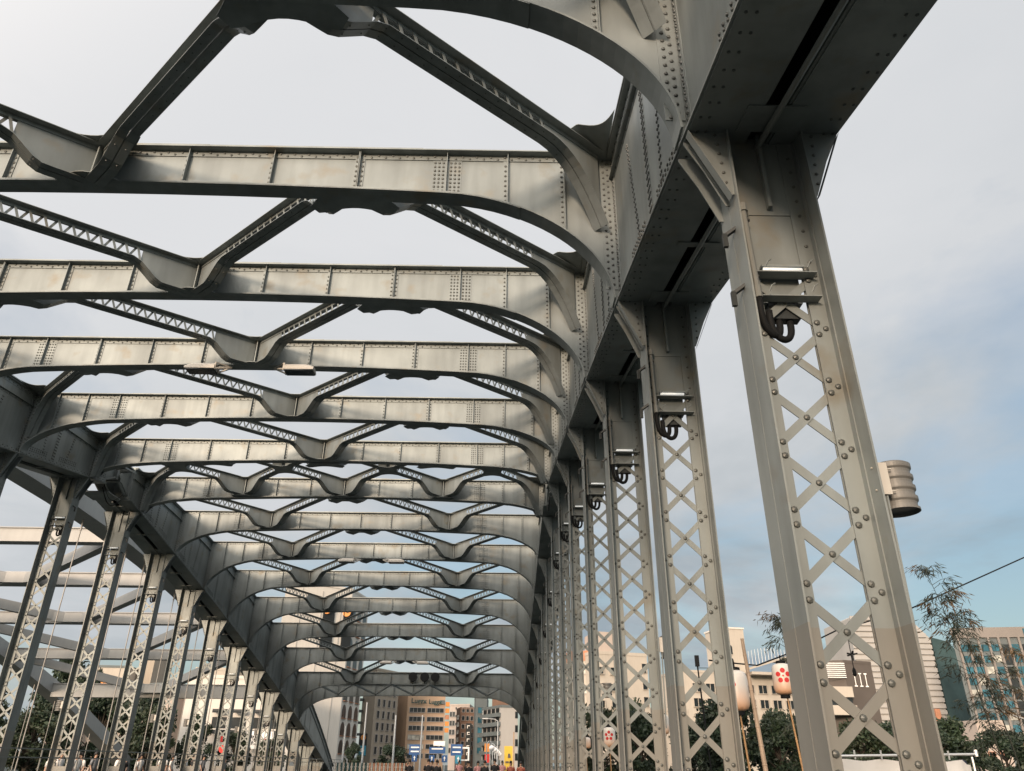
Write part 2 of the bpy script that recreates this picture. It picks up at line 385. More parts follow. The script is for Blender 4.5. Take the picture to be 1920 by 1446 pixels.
# ---- hangers
HX0, HX1 = 2.49, 3.36
def plate_z(k): return Bz(k) - 1.88
def hanger(k, side):
    Y = Yk(k); B = Bz(k); zp = plate_z(k)
    def X(x): return mx(x, side)
    lattice = zp > 2.4
    n = max(0, int(round((zp-1.63)/.69)))
    m = MB()
    if lattice:
        pitch = (zp-.05-1.63)/n
    zb = 2.66 if B > 4 else G
    for seg, (z0, z1) in enumerate(((G, zb), (zb, B+.05))):
        if z1-z0 < .02: continue
        m.cur = 1 if seg == 0 else 0
        for x in (HX0, HX1-.018):
            m.box(X(x), X(x+.018), Y-.30, Y-.006, z0, z1); m.box(X(x), X(x+.018), Y+.006, Y+.30, z0, z1)
            m.box(X(x+.004), X(x+.014), Y-.006, Y+.006, z0, z1)
        for a, b in ((HX0+.0185, HX0+.20), (HX1-.20, HX1-.0185)):
            for y0, y1 in ((-.028, -.0135), (.0135, .028)): m.box(X(a), X(b), Y+y0, Y+y1, z0, z1)
        for xe, s in ((HX0+.0185, 1), (HX1-.0185, -1)):
            m.box(X(xe), X(xe+s*.012), Y-.105, Y-.0285, z0, z1)
    m.cur = 0
    if lattice:
        for z in [1.63+pitch*i for i in range(n+1)]:
            for dz in (-.07, .07):
                for x in (HX0+.155, HX1-.155): m.dome((X(x), Y-.028, z+dz), (0,-1,0), .034, 8 if k < 3 else 6)
            for x in (HX0+.075, HX1-.075): m.dome((X(x), Y-.028, z), (0,-1,0), .032, 8 if k < 3 else 6)
    # flared brackets under the rib
    for xo, xi in ((XE+.02, HX0), (3.78, HX1)):
        for y in (-.24, -.05, .22):
            m.plate([(X(xo), Y+y, B-.075), (X(xi), Y+y, B-.075), (X(xi), Y+y, B-1.02), (X(xi+(xo-xi)*.10), Y+y, B-1.02), (X(xi+(xo-xi)*.55), Y+y, B-.52), (X(xo), Y+y, B-.12)], (0,.014,0))
        m.plate([(X(xo+(xi-xo)*-.01), Y-.28, B-.12), (X(xo+(xi-xo)*-.01), Y-.17, B-.12), (X(xi+(xo-xi)*.10), Y-.17, B-1.06), (X(xi+(xo-xi)*.10), Y-.28, B-1.06)], (.008*(1 if side > 0 else -1), 0, .012))
        for i in range(6):
            u = i/5; m.dome((X(xi+(xo-xi)*(.18+.1*u)), Y-.24, B-.85+.7*u), (0,-1,0), .022, 6)
    h = m.build('hanger', [STEEL, STEEL2], bridge)
    # lattice bars, web plates
    if lattice:
        m = MB()
        for i in range(n):
            z0 = 1.63+pitch*i; z1 = z0+pitch
            m.cur = 1 if z1 < 2.75 else 0
            if z0 < 2.66 < z1 and False: pass
            m.bar((X(HX0+.12), Y-.0065, z0+.05), (X(HX1-.12), Y-.0065, z1-.05), .088, .012, (1,0,-1) if side > 0 else (1,0,1))
            m.bar((X(HX1-.12), Y+.0065, z0+.05), (X(HX0+.12), Y+.0065, z1-.05), .088, .012, (1,0,1) if side > 0 else (1,0,-1))
            m.dome((X((HX0+HX1)/2), Y-.0125, (z0+z1)/2), (0,-1,0), .033, 8 if k < 3 else 6)
        m.build('lattice', [STEEL, STEEL2], h)
    m = MB()
    z0 = zp if lattice else G+.6
    m.box(X(HX0+.13), X(HX1-.13), Y-.010, Y+.010, z0-(.085 if lattice else 0), B+.04)
    m.box(X(HX0+.20), X(HX1-.20), Y-.022, Y-.0105, B-1.12, B-.3)
    m.box(X((HX0+HX1)/2-.02), X((HX0+HX1)/2+.02), Y-.10, Y-.0225, B-1.05, B+.02)
    for x in (HX0+.10, HX1-.10):
        z = z0+.12
        while z < B-.1: m.dome((X(x), Y-.028, z), (0,-1,0), .022, 6); z += .21
    m.build('web_plate', STEEL, h)
    m = MB(); m.cur = 0
    m.box(X(HX0+.02), X(HX1-.02), Y-.036, Y-.0285, G, 1.42); m.box(X(HX0-.12), X(HX1+.12), Y-.42, Y+.42, G-.05, G+.12)
    m.build('base_plate', STEEL2, h)
HANG = {}
for side in (1, -1):
    for k in range(0, 17):
        if side < 0 and k < 3: continue
        hanger(k, side)

# ---- lateral bracing between the cross beams
def smooth(u): u = max(0., min(1., u)); return u*u*(3-2*u)
def brace(p, q, ep, eq, mid=.46):
    """p,q=(x,y,ztop); end types: 'v' beam node, 'a' rib corner, 'm' crossing"""
    p = Vector(p); q = Vector(q); d = q-p; L = Vector((d.x, d.y)).length; u = Vector((d.x/L, d.y/L, 0)); s = Vector((-u.y, u.x, 0))
    def dep(t):
        o = mid
        for e, tt in ((ep, t), (eq, L-t)):
            if e == 'v': o += .515*smooth((1.72-tt)/.85)
            elif e == 'a': o += 1.5*max(0., (1.75-tt)/1.7)**2.1
        return o
    t0 = {'v': .10, 'a': .10, 'm': .12}[ep]; t1 = L-{'v': .10, 'a': .10, 'm': .12}[eq]
    ts = []; n = 34
    for i in range(n+1):
        a = i/n; ts.append(t0+(t1-t0)*(a-.13*math.sin(2*math.pi*a)/math.pi*1.6))
    def at(t, off, dz): w = p + u*t + s*off; return Vector((w.x, w.y, p.z+(q.z-p.z)*t/L-.02-dz))
    m = MB(); w = .18
    for a, b in ((-w, -.012), (.012, w)):
        m.strip([at(t, a, 0) for t in ts], [at(t, b, 0) for t in ts], (0,0,-.014))
        m.strip([at(t, a, dep(t)) for t in ts], [at(t, b, dep(t)) for t in ts], (0,0,.014))
    for a in (-.024, .012):
        m.strip([at(t, a, .0145) for t in ts], [at(t, a, .10) for t in ts], list([s*.012]*len(ts)))
        m.strip([at(t, a, dep(t)-.0145) for t in ts], [at(t, a, dep(t)-.10) for t in ts], list([s*.012]*len(ts)))
    e0 = {'v': 1.5, 'a': 1.75, 'm': .55}[ep]; e1 = L-{'v': 1.5, 'a': 1.75, 'm': .55}[eq]
    for sel in ([t for t in ts if t <= e0-.1]+[e0], [e1]+[t for t in ts if t >= e1+.1]):
        m.strip([at(t, -.006, .02) for t in sel], [at(t, -.006, dep(t)-.02) for t in sel], list([s*.012]*len(sel)))
    t = t0+.1
    while t < t1-.1:
        if t > e0-.6 and t < e1+.6:
            for o in (-.1, .1): m.dome(at(t, o, dep(t)-.0)+Vector((0,0,-.001)), (0,0,-1), .016, 4)
        t += .3
    br = m.build('lateral_brace', STEEL, bridge)
    m = MB(); N = max(2, int(round((e1-e0)/.155)))
    if N % 2: N += 1
    st = (e1-e0)/N
    for i in range(N):
        a, b = e0+st*i, e0+st*(i+1)
        da, db = (.05, dep(b)-.05) if i % 2 else (dep(a)-.05, .05)
        o = -.031 if i % 2 else .031
        m.bar(at(a, o, da), at(b, o, db), .058, .010, u*1.0)
    m.build('lacing', STEEL, br)
    return br
def gusset(x, y, z, dy, kind, sx=1, drop=.93):
    """horizontal plates joining braces to a beam; dy = direction of the panel (+1 far, -1 near)"""
    m = MB()
    def arc(a, b, sag, n=9):
        a = Vector(a); b = Vector(b); d = (b-a); nrm = Vector((-d.y, d.x)).normalized()
        return [a+d*(i/n)+nrm*(sag*math.sin(math.pi*i/n)) for i in range(n+1)]
    if kind == 'v':
        poly = [(-.62,.05)] + [(-.92,.42),(-.78,.62)] + [tuple(v) for v in arc((-.62,.60),(.62,.60),-.15)] + [(.78,.62),(.92,.42),(.62,.05)]
        m.plate([(x+a, y+dy*(.02+b), z-.034) for a, b in poly], (0,0,-.012))
        if dy < 0: poly = [(-.5,.05),(-.62,.24),(-.5,.36)] + [tuple(v) for v in arc((-.36,.38),(.36,.38),.10)] + [(.5,.36),(.62,.24),(.5,.05)]
        m.plate([(x+a, y+dy*(.02+b), z-1.0) for a, b in poly], (0,0,-.012))
        m.box(x-.012, x+.012, y+dy*.03, y+dy*.22, z-drop+.05, z-.05)
    elif kind == 'a':
        poly = [(0,0),(-.6,0)] + [(-.95,.70),(-.70,.95)] + [tuple(v) for v in arc((-.66,.96),(0,1.35),-.20)]
        m.plate([(x+sx*a, y+dy*(.02+b), z-.034) for a, b in poly], (0,0,-.012))
    else:
        poly = [tuple(v) for v in arc((-.62,-.42),(-.62,.42),-.18)]+[(-.42,.62)]+[tuple(v) for v in arc((-.4,.62),(.4,.62),-.12)][1:]+[(.62,.42)]+[tuple(v) for v in arc((.62,.4),(.62,-.4),-.18)][1:]+[(.42,-.62)]+[tuple(v) for v in arc((.4,-.62),(-.4,-.62),-.12)][1:]
        for dz, th in ((.034, -.012), (.44, .012)): m.plate([(x+a, y+b, z-dz) for a, b in poly], (0,0,th))
    m.build('gusset_plate', STEEL, bridge)
XQ = [CX-10.385, CX-5.19, CX, CX+5.19, CX+10.385]
for k in list(range(-1, 5)) + list(range(6, 13)):
    near_half = k < 5
    ya, yb = Yk(k), Yk(k+1); za, zb = Tz(k), Tz(k+1)
    A = (1, 3) if near_half else (0, 2, 4); Bn = (0, 2, 4) if near_half else (1, 3)
    for i in A: gusset(XQ[i], ya, za, 1, 'a' if i in (0, 4) else 'v', 1 if i == 4 else -1)
    for i in Bn: gusset(XQ[i], yb, zb, -1, 'a' if i in (0, 4) else 'v', 1 if i == 4 else -1)
    for i in A:
        for j in Bn:
            if abs(i-j) == 1:
                def nd(ix, y, s, z):
                    x = XQ[ix]
                    if ix == 0: x += .12
                    if ix == 4: x -= .12
                    return (x, y+s*.06, z)
                brace(nd(i, ya, 1, za), nd(j, yb, -1, zb), 'a' if i in (0, 4) else 'v', 'a' if j in (0, 4) else 'v')
ym = Yk(KC); zm = Tz(KC)
for i in range(4):
    xm = (XQ[i]+XQ[i+1])/2
    gusset(xm, ym, zm, 1, 'm')
    for kb_, sy in ((5, 1), (6, -1)):
        for j in (i, i+1):
            x = XQ[j] + (.12 if j == 0 else -.12 if j == 4 else 0)
            brace((x, Yk(kb_)+sy*.06, Tz(kb_)), (xm, ym, zm), 'a' if j in (0, 4) else 'v', 'm', .40)
for kb_, sy in ((5, 1), (6, -1)):
    for j in range(5): gusset(XQ[j], Yk(kb_), Tz(kb_), sy, 'a' if j in (0, 4) else 'v', 1 if j == 4 else -1)
# portal panel: plain struts in a zig-zag
xa = [CX-8.8+17.6*i/10 for i in range(11)]
for i in range(10):
    e = lambda j: (xa[j], Yk(13)+.2, Tz(13)-1.02) if j % 2 == 0 else (xa[j], Yk(13.5)-.2, Tz(13.5)-.92)
    m = MB(); a, b = e(i), e(i+1)
    m.bar(a, b, .16, .02); m.bar((a[0], a[1], a[2]+.075), (b[0], b[1], b[2]+.075), .02, .13)
    m.build('portal_strut', STEEL, bridge)

# ------------------------------------------------------------------ fittings on the bridge
def cable_box(k, side):
    Y = Yk(k); zp = plate_z(k)
    where = 'right-hand row from the nearest' if side > 0 else 'left-hand row from the left'
    n = k if side > 0 else k-5
    lab = f'junction box with black cable loops, {ORD[n]} hanger of the {where}'
    def X(x): return mx(x, side)
    t = thing('junction_box', lab, 'junction box', (X(2.925), Y, zp-.4), 'junction boxes high on the hangers')
    m = MB(); m.box(X(2.72), X(3.13), Y+.03, Y+.17, zp-.37, zp-.06); m.build('box', STEEL, t)
    m = MB(); m.box(X(2.76), X(3.08), Y+.03, Y+.15, zp-.56, zp-.34); m.build('back_box', DARK, t)
    for z in (zp-.10, zp-.40):
        m = MB(); m.box(X(2.60), X(3.26), Y-.16, Y-.03, z, z+.012); m.box(X(2.60), X(3.26), Y-.042, Y-.03, z+.0125, z+.05)
        for x in (2.70, 3.14): m.tube([(X(x), Y-.21, z+.02), (X(x+.02), Y-.24, z+.07), (X(x+.06), Y-.23, z+.10)], .008, 5)
        m.build('shelf', STEEL, t)
    m = MB(); m.tube([(X(2.60), Y-.12, zp+.75), (X(2.605), Y-.14, zp-.3)], .032, 10); m.tube([(X(2.60), Y-.12, zp+.72), (X(2.60), Y-.12, zp+.82)], .05, 10)
    m.tube([(X(2.605), Y-.14, zp-.28), (X(2.605), Y-.14, zp-.42)], .042, 10)
    for z in (zp+.55, zp-.2):
        mbk = MB()
        mbk.bar((X(2.38), Y-.06, z-.12), (X(2.64), Y-.13, z+.06), .05, .035)
        mbk.bar((X(2.36), Y-.10, z-.13), (X(2.36), Y-.10, z-.30), .05, .04)
        mbk.build('bracket', DARK, t)
    m.build('conduit_pipe', PIPE, t)
    def U(x0, x1, y0, y1, z0, z1, dz): return [(X(x0+(x1-x0)*(1-math.cos(math.pi*u))/2), Y+y0+(y1-y0)*u, (z0+(z1-z0)*u)-dz*math.sin(math.pi*u)**.7 if 0 < u < 1 else (z0+(z1-z0)*u)) for u in [i/16 for i in range(17)]]
    m = MB(); m.tube(U(2.605, 2.86, -.14, .08, zp-.42, zp-.52, .32), .036, 10); m.build('cable', BLACK, t, True)
    m = MB(); m.tube(U(2.72, 2.98, -.05, .09, zp-.52, zp-.54, .29), .036, 10); m.build('cable', BLACK, t, True)
    lab = f'short white tube light, {ORD[n]} hanger of the {where}'
    t = thing('tube_light', lab, 'light', (X(2.925), Y, zp), 'tube lights high on the hangers')
    m = MB(); m.box(X(2.70), X(3.15), Y-.12, Y-.04, zp-.005, zp+.02); m.build('holder', STEEL, t)
    m = MB(); m.tube([(X(2.72), Y-.09, zp-.03), (X(3.13), Y-.09, zp-.03)], .022, 10); m.build('tube', TUBE, t, True)
for side in (1, -1):
    for k in range(0, 14):
        if side < 0 and k < 5: continue
        cable_box(k, side)

def canister(k, side):
    Y = Yk(k); S = 1 if side > 0 else -1
    def X(x): return mx(x, side)
    z0 = 3.70
    t = thing('ribbed_canister', f'ribbed grey-brown canister behind the {ORD[k] if side > 0 else ORD[k-5]} hanger of the {"right-hand row from the nearest" if side > 0 else "left-hand row from the left"}', 'lamp housing', (X(3.60), Y-.05, z0), 'ribbed canisters on the outer sides of the hangers')
    m = MB(); c = (X(3.615), Y-.02, z0-.02); r = .168; pr = [(.02,.03),(r*.97,.03),(r*1.0,0)]
    z = 0
    for i in range(4):
        h = .102
        pr += [(r*1.03, z), (r*1.03, z+.022), (r*.93, z+.026), (r*.925, z+h*.5), (r*.94, z+h-.03), (r*1.02, z+h-.012)]
        z += h
    pr += [(r*1.03, z), (r*1.03, z+.03), (r*.9, z+.045), (.01, z+.05)]
    m.lathe(c, pr, 40); m.build('body', CAN, t)
    m = MB(); m.box(X(3.38), X(3.47), Y-.235, Y-.205, z0+.08, z0+.38)
    for z in (.12, .33): m.tube([(X(3.33), Y-.22, z0+z), (X(3.52), Y-.2, z0+z)], .009, 6)
    m.build('bracket', LAMPBODY, t)
    m = MB(); m.tube([(X(3.43), Y-.2, z0+.1), (X(3.40), Y-.2, z0-1.4)], .014, 6); m.build('conduit', STEEL, t)
for k in (0, 2, 4, 6, 8): canister(k, 1)
for k in (6, 8, 9, 11, 12): canister(k, -1)

def floodlight(k, sx, which):
    Y = Yk(k); z = Tz(k)-1.08; x0 = CX-.03+sx*1.0
    t = thing('floodlight', f'cream floodlight with triangular bracket, {which}', 'floodlight', (x0+sx*.7, Y-.25, z), 'floodlights under the cross beams')
    m = MB(); xs = [x0+sx*(.12+.14*i) for i in range(8)]
    sec = []
    prof = [(-.22,0),(-.21,.10),(-.13,.19),(.02,.22),(.16,.18),(.24,.08),(.25,0)]
    for i, x in enumerate(xs):
        f = .55+.45*min(1, (7-i)/1.5) if i > 5 else 1
        sec.append([(x, Y-.30+a, z-.16+b*f) for a, b in prof])
    vs = [v for s_ in sec for v in s_]; fs = []; n = len(prof)
    for i in range(7):
        for j in range(n-1): fs.append((i*n+j, i*n+j+1, (i+1)*n+j+1, (i+1)*n+j))
    fs += [tuple(range(n)), tuple(range(7*n+n-1, 7*n-1, -1))]
    m.add(vs, fs); m.box(xs[0]+sx*.002, xs[-1]-sx*.002, Y-.518, Y-.06, z-.185, z-.161); m.build('hood', LAMPBODY, t)
    m = MB(); m.box(xs[0]+sx*.03, xs[-1]-sx*.03, Y-.50, Y-.08, z-.215, z-.1855); m.build('lens', GLASSDARK, t)
    m = MB()
    for yy in (Y-.45, Y-.12):
        m.bar((x0-sx*.30, Y-.12, z+.02), (x0+sx*.12, yy, z-.16), .045, .045); m.bar((x0+sx*.12, yy, z-.2), (x0+sx*.12, yy, z+.06), .05, .05)
        m.bar((x0-sx*.30, Y-.12, z+.03), (x0+sx*.12, yy, z+.05), .04, .04)
    m.build('bracket', LAMPBODY, t)
for k, w in ((3, 'nearest pair'), (8, 'middle pair'), (12, 'farthest pair')):
    floodlight(k, -1, f'left one of the {w} under a cross beam'); floodlight(k, 1, f'right one of the {w} under a cross beam')
for x, w in ((-8.1, 'left'), (-7.02, 'middle'), (-6.05, 'right')):
    t = thing('round_signal', f'round black signal disc on the far portal, {w} one of three', 'signal', (x, Yk(13)-.25, 8.4), 'round signal discs on the far portal')
    m = MB(); m.lathe((x, Yk(13)-.42, 8.82), [(.05,.0),(.40,.0),(.41,.05),(.34,.16),(.1,.2)], 20, 'y'); m.build('disc', BLACK, t, False)
    m = MB(); m.box(x-.04, x+.04, Yk(13)-.24, Yk(13)-.16, 8.2, 8.9); m.build('bracket', DARK, t)

# ------------------------------------------------------------------ deck, ground
m = MB(); m.box(-3000, 3000, -400, 6000, -.4, 0); struct('ground', m, GROUND)
m = MB(); m.box(-18.2, 1.6, -60, 320, .001, .12); struct('road', m, ASPH)
m = MB(); m.box(1.6, 9.5, -60, 118, .001, G); struct('pavement', m, PAVE)
m = MB(); m.box(-22.6, -18.2, -60, 118, .001, G); struct('pavement', m, PAVE)
m = MB(); m.box(-45.9, -25.4, -60, 320, .001, .13); struct('road', m, ASPH)
m = MB()
for xl in (-13.2, -3.4): m.box(xl-.08, xl+.08, -60, 320, .121, .124)
for i in range(40): m.box(-8.4, -8.25, -20+i*8, -15+i*8, .121, .124)
struct('road_marking', m, PAINTLINE)
t = thing('railing', 'long green-grey railing along the left pavement beside the hangers', 'railing', (-18.5, 60, G))
m = MB()
for z in (1.72, 2.03): m.box(-18.55, -18.51, 22, 100, z, z+.045)
m.build('rail', PIPE, t)
for i in range(27):
    m = MB(); m.box(-18.55, -18.51, 22+3*i, 22.05+3*i, G, 2.02); m.build('post', PIPE, t)

# ------------------------------------------------------------------ newer pale bridge on the left
nb = thing('box_girder_arch_bridge', 'newer smooth pale grey arch bridge standing alongside on the left', 'bridge', (-35.6, 40, 0))
def nz(y): return 14.4-.00285*(y-36)**2
for xa_, xb_ in ((-25.2, -23.8), (-47.6, -46.2)):
    ys = [4+4*i for i in range(27)]
    m = MB()
    bot = [(xa_, y, nz(y)) for y in ys]; bot2 = [(xb_, y, nz(y)) for y in ys]
    m.strip(bot, bot2, [(0, 0, 1.15+.3*abs(y-36)/70) for y in ys])
    m.build('arch_rib', WHITE_ST, nb)
yb = [48, 57, 66, 75, 84]
for i, y in enumerate(yb):
    z = nz(y)+.15; h = .85 if i < 4 else 1.25
    m = MB(); z0 = z if i < 4 else z-.45
    m.box(-46.2, -25.2, y-.45, y+.45, z0, z0+h); m.box(-46.2, -25.2, y-.55, y+.55, z0+h+.001, z0+h+.06)
    m.build('cross_beam', WHITE_ST, nb)
for i in range(len(yb)-1):
    ya, yc = yb[i]+.45, yb[i+1]-.45; za, zc = nz(yb[i])+.5, nz(yb[i+1])+.5
    for sx in (-1, 1):
        xe = -35.7+sx*10.2
        m = MB(); m.bar((xe, ya, za), (-35.7+sx*.7, yc-.1, zc), .6, .75); m.build('diagonal_brace', WHITE_ST, nb)
    m = MB()
    m.plate([(-37.6, yc-1.3, zc-.38), (-36.2, yc, zc-.38), (-35.2, yc, zc-.38), (-33.8, yc-1.3, zc-.38), (-35.0, yc-.8, zc-.38), (-36.4, yc-.8, zc-.38)], (0,0,.72)); m.build('node_box', WHITE_ST, nb)
for x, ys in ((-24.5, [40+2.9*i for i in range(23)]), (-46.9, [50+4.5*i for i in range(11)])):
    for j, y in enumerate(ys):
        if nz(y) < 1.2: continue
        m = MB()
        m.tube([(x, y, .2), (x, y, nz(y)+.1)], .036, 6); m.tube([(x, y, nz(y)-.7), (x, y, nz(y)+.05)], .06, 6)
        m.build('cable_rod', WIRE, nb)

# ------------------------------------------------------------------ buildings
def building(name, label, foot, z1, wm, z0=0., roofm=None, par=.5):
    cx = sum(p[0] for p in foot)/len(foot); cy = sum(p[1] for p in foot)/len(foot)
    t = thing(name, label, 'building', (cx, cy, 0))
    m = MB(); m.plate([(x, y, z0) for x, y in foot], (0, 0, z1-z0)); m.build('wall', wm, t)
    m = MB(); n = len(foot)
    ar = sum(foot[i][0]*foot[(i+1) % n][1]-foot[(i+1) % n][0]*foot[i][1] for i in range(n))
    inn = [(cx+(x-cx)*1.012, cy+(y-cy)*1.012) for x, y in foot]
    m.plate([(x, y, z1+.001) for x, y in inn], (0, 0, par)); m.build('parapet', roofm or wm, t)
    return t
def wgrid(t, p0, p1, us, zs, w, h, gm=None, fm=None, arch=False, name='window', sill=None, limit=90, deep=.10):
    """windows on the wall edge p0->p1 (outside on the right of the direction p0->p1, i.e. facing the camera when p0 is left)"""
    p0 = Vector((*p0, 0)); p1 = Vector((*p1, 0)); L = (p1-p0).length; d = (p1-p0)/L; nrm = Vector((d.y, -d.x, 0))
    c = 0
    for z in zs:
        for u in us:
            if c >= limit: return
            c += 1
            o = p0+d*(u*L)
            def pt(a, zz, out): q = o+d*a+nrm*out; return (q.x, q.y, zz)
            m = MB()
            if arch:
                pol = [(-w/2, z), (w/2, z)] + [(w/2*math.cos(math.pi*i/8), z+h-w/2+w*.62*math.sin(math.pi*i/8)) for i in range(9)]
            else: pol = [(-w/2, z), (w/2, z), (w/2, z+h), (-w/2, z+h)]
            pane = MB(); pane.plate([pt(a, zz, .02) for a, zz in pol], nrm*.03)
            fr = .10 if w > .8 else .06
            if fm is not None:
                q = lambda a0, a1, z0, z1: m.plate([pt(a0, z0, .021), pt(a1, z0, .021), pt(a1, z1, .021), pt(a0, z1, .021)], nrm*(deep+.03))
                if not arch:
                    q(-w/2-fr, -w/2, z-fr, z+h+fr); q(w/2, w/2+fr, z-fr, z+h+fr); q(-w/2, w/2, z+h, z+h+fr)
                    if w > 1.2: q(-.03, .03, z, z+h)
                q(-w/2, w/2, z-fr, z)
            if fm is None: pane.build(name, gm or GLASS, t)
            else: pane.build('pane', gm or GLASS, m.build(name, fm, t))
def sign(t, p0, p1, z0, z1, mm, out=.12, name='sign'):
    p0 = Vector((*p0, 0)); p1 = Vector((*p1, 0)); d = (p1-p0).normalized(); nrm = Vector((d.y, -d.x, 0))
    m = MB(); a = p0+nrm*.02; b = p1+nrm*.02
    m.plate([(a.x, a.y, z0), (b.x, b.y, z0), (b.x, b.y, z1), (a.x, a.y, z1)], nrm*out)
    return m.build(name, mm, t)
def text(t, s, loc, size, mm, rotz=0, name='lettering', bold=.0, width=None):
    cu = bpy.data.curves.new(name, 'FONT'); cu.body = s; cu.size = size; cu.extrude = .03; cu.offset = bold; cu.align_x = 'CENTER'
    to = bpy.data.objects.new(name+'_curve', cu); COL.objects.link(to)
    bpy.context.view_layer.update()
    me = bpy.data.meshes.new_from_object(to); me.name = name
    bpy.data.objects.remove(to)
    me.transform(Matrix.Rotation(rotz, 4, 'Z') @ Matrix.Rotation(math.pi/2, 4, 'X'))
    me.materials.clear(); me.materials.append(mm)
    o = bpy.data.objects.new(name, me); COL.objects.link(o)
    o.parent = t; o.location = Vector(loc)-WORLD[t]; WORLD[o] = Vector(loc)
    return o
fr = lambda a, b, n: [a+(b-a)*(i+.5)/n for i in range(n)]

# white block with arched windows and banners
W0, W1, W2 = (-42.5, 150), (-31.3, 160), (-29.6, 171)
t = building('arched_window_building', 'tall white tiled building with rows of dark arched windows and black banners near its top', [W0, W1, W2, (-40, 190)], 34., WHITEW)
wgrid(t, W1, W2, (.17, .5, .83), [3.4+3.15*i for i in range(9)], 2.3, 2.2, GLASS, TERRA, True, deep=.3)
for u in (.25, .55, .85):
    x = W0[0]+(W1[0]-W0[0])*u; y = W0[1]+(W1[1]-W0[1])*u
    m = MB(); m.box(x-.05, x+.05, y-.14, y-.04, .2, 33); m.build('drainpipe', LTGREY, t)
sign(t, (-36.0, 155.8), (-34.1, 157.5), 21.8, 31.5, BLACKP, .25, 'banner'); sign(t, (-32.5, 158.9), (-30.9, 160.4), 22.0, 31.5, BLACKP, .25, 'banner')
for x, y in ((-35.25, 155.9), (-31.85, 158.9)):
    m = MB(); m.lathe((x, y, 29.4), [(.02,-.12),(.8,-.12),(.85,-.02),(.8,.02)], 20, 'y'); m.build('emblem', OSIGN, t)
    m = MB(); m.lathe((x+.15, y-.14, 29.6), [(.02,-.06),(.3,-.06),(.3,.0)], 14, 'y'); m.build('emblem', BLACKP, t)
m = MB(); m.box(-29.9, -28.9, 170, 171, 1, 12)
# beige slab with window columns
t = building('office_slab', 'beige office slab with columns of narrow dark windows, right of the arched-window building', [(-32.3, 190), (-28.5, 184), (-24.4, 193), (-28.5, 205)], 21., BEIGE)
wgrid(t, (-28.5, 184), (-24.4, 193), fr(.06, .94, 4), [1.2+2.45*i for i in range(8)], .95, 1.45, GLASS, FRAME)
for i in range(6):
    m = MB(); m.box(-33.3, -31.9, 188.5, 190.5, 5+2.45*i, 5.5+2.45*i); m.build('balcony', GREYW, t)
s = sign(t, (-30.6, 180.5), (-28.9, 180.5), 3.2, 7.6, BLACKP, .15)
sign(t, (-30.55, 180.3), (-28.95, 180.3), 3.3, 5.2, CYANS, .10)
m = MB(); m.lathe((-29.7, 180.2, 6.8), [(.02,-.08),(.55,-.08),(.55,.0)], 16, 'y'); m.build('emblem', OSIGN, t)
m = MB(); m.lathe((-29.7, 180.1, 4.3), [(.02,-.08),(.42,-.08),(.42,.0)], 16, 'y'); m.build('emblem', WSIGN, t)
# apricot office block
t = building('apricot_office_block', 'apricot tiled office block with ribbon windows and dark lettering at its top', [(-27.2, 206), (-22.6, 198), (-13.6, 200), (-15, 216)], 18., ORNG)
for i in range(6):
    z = 3.0+2.0*i
    wgrid(t, (-22.6, 198), (-13.6, 200), fr(.06, .47, 4), [z], .86, .95, GLASSL if i in (1, 2) else GLASS, FRAME); wgrid(t, (-22.6, 198), (-13.6, 200), fr(.53, .97, 4), [z], .92, .95, GLASS, FRAME)
text(t, 'Luggx', (-19.9, 198.1, 15.0), 1.6, GREENS, R(12), bold=.03); text(t, 'Luggx', (-16.0, 198.9, 14.95), 1.35, GREENS, R(12), bold=.03)
sign(t, (-14.9, 199.4), (-13.7, 199.7), 14.9, 15.8, GREYW, .1)
for i in range(5): sign(t, (-13.5, 199.9), (-12.6, 200.1), 8.6+1.45*i, 9.6+1.45*i, OSIGN if i != 2 else TERRA, .6, 'orange_sign')
# pale pink tower with the brown block in front
t = building('pink_tower', 'pale pink apartment tower with small windows behind the brown block', [(-16.2, 262), (-9.8, 260), (-9, 275), (-15.5, 277)], 18.6, PINKW)
wgrid(t, (-16.2, 262), (-9.8, 260), (.08, .2), [5+2.6*i for i in range(5)], .9, 1.4, GLASS, FRAME); wgrid(t, (-16.2, 262), (-9.8, 260), (.32, .75), [13+2.3*i for i in range(3)], .4, .6, GLASS, FRAME)
t = building('brown_block', 'brown brick apartment block with pale balcony marks and a tall black sign', [(-11.6, 216), (-10.2, 209), (-6.6, 210), (-6.4, 224)], 14.4, BROWN)
wgrid(t, (-10.2, 209), (-6.6, 210), (.2, .5, .8), [4+1.95*i for i in range(6)], .7, 1.0, GLASS, LTGREY)
wgrid(t, (-11.6, 216), (-10.2, 209), (.5,), [3.5+1.75*i for i in range(6)], 2.2, .8, GLASS, WSIGN, name='balcony')
sign(t, (-8.6, 206.6), (-7.2, 206.8), 1.2, 11.0, BLACKP, .3)
for i in range(5):
    m = MB(); z = 9.6-1.5*i
    m.box(-8.25, -7.6, 206.2, 206.27, z+.75, z+.9); m.box(-8.25, -8.1, 206.2, 206.27, z+.2, z+.749)
    if i % 2: m.box(-8.0, -7.6, 206.2, 206.27, z+.3, z+.42)
    m.build('lettering', WSIGN, t)
t = building('dark_grey_tower', 'dark blue-grey tower block right of the brown block', [(-6.3, 196), (-5.7, 189), (-3.1, 190), (-3, 203)], 15.6, GREYW)
wgrid(t, (-5.7, 189), (-3.1, 190), (.5,), [4+2.1*i for i in range(5)], 1.8, 1.2, GLASSB, GREYW)
t = building('balcony_apartments', 'dark balconied apartment house with a pale blank end wall beside the right arch foot', [(-3.9, 178), (.1, 168), (3.6, 169), (3.2, 185)], 12.3, LTGREY, roofm=GREYW)
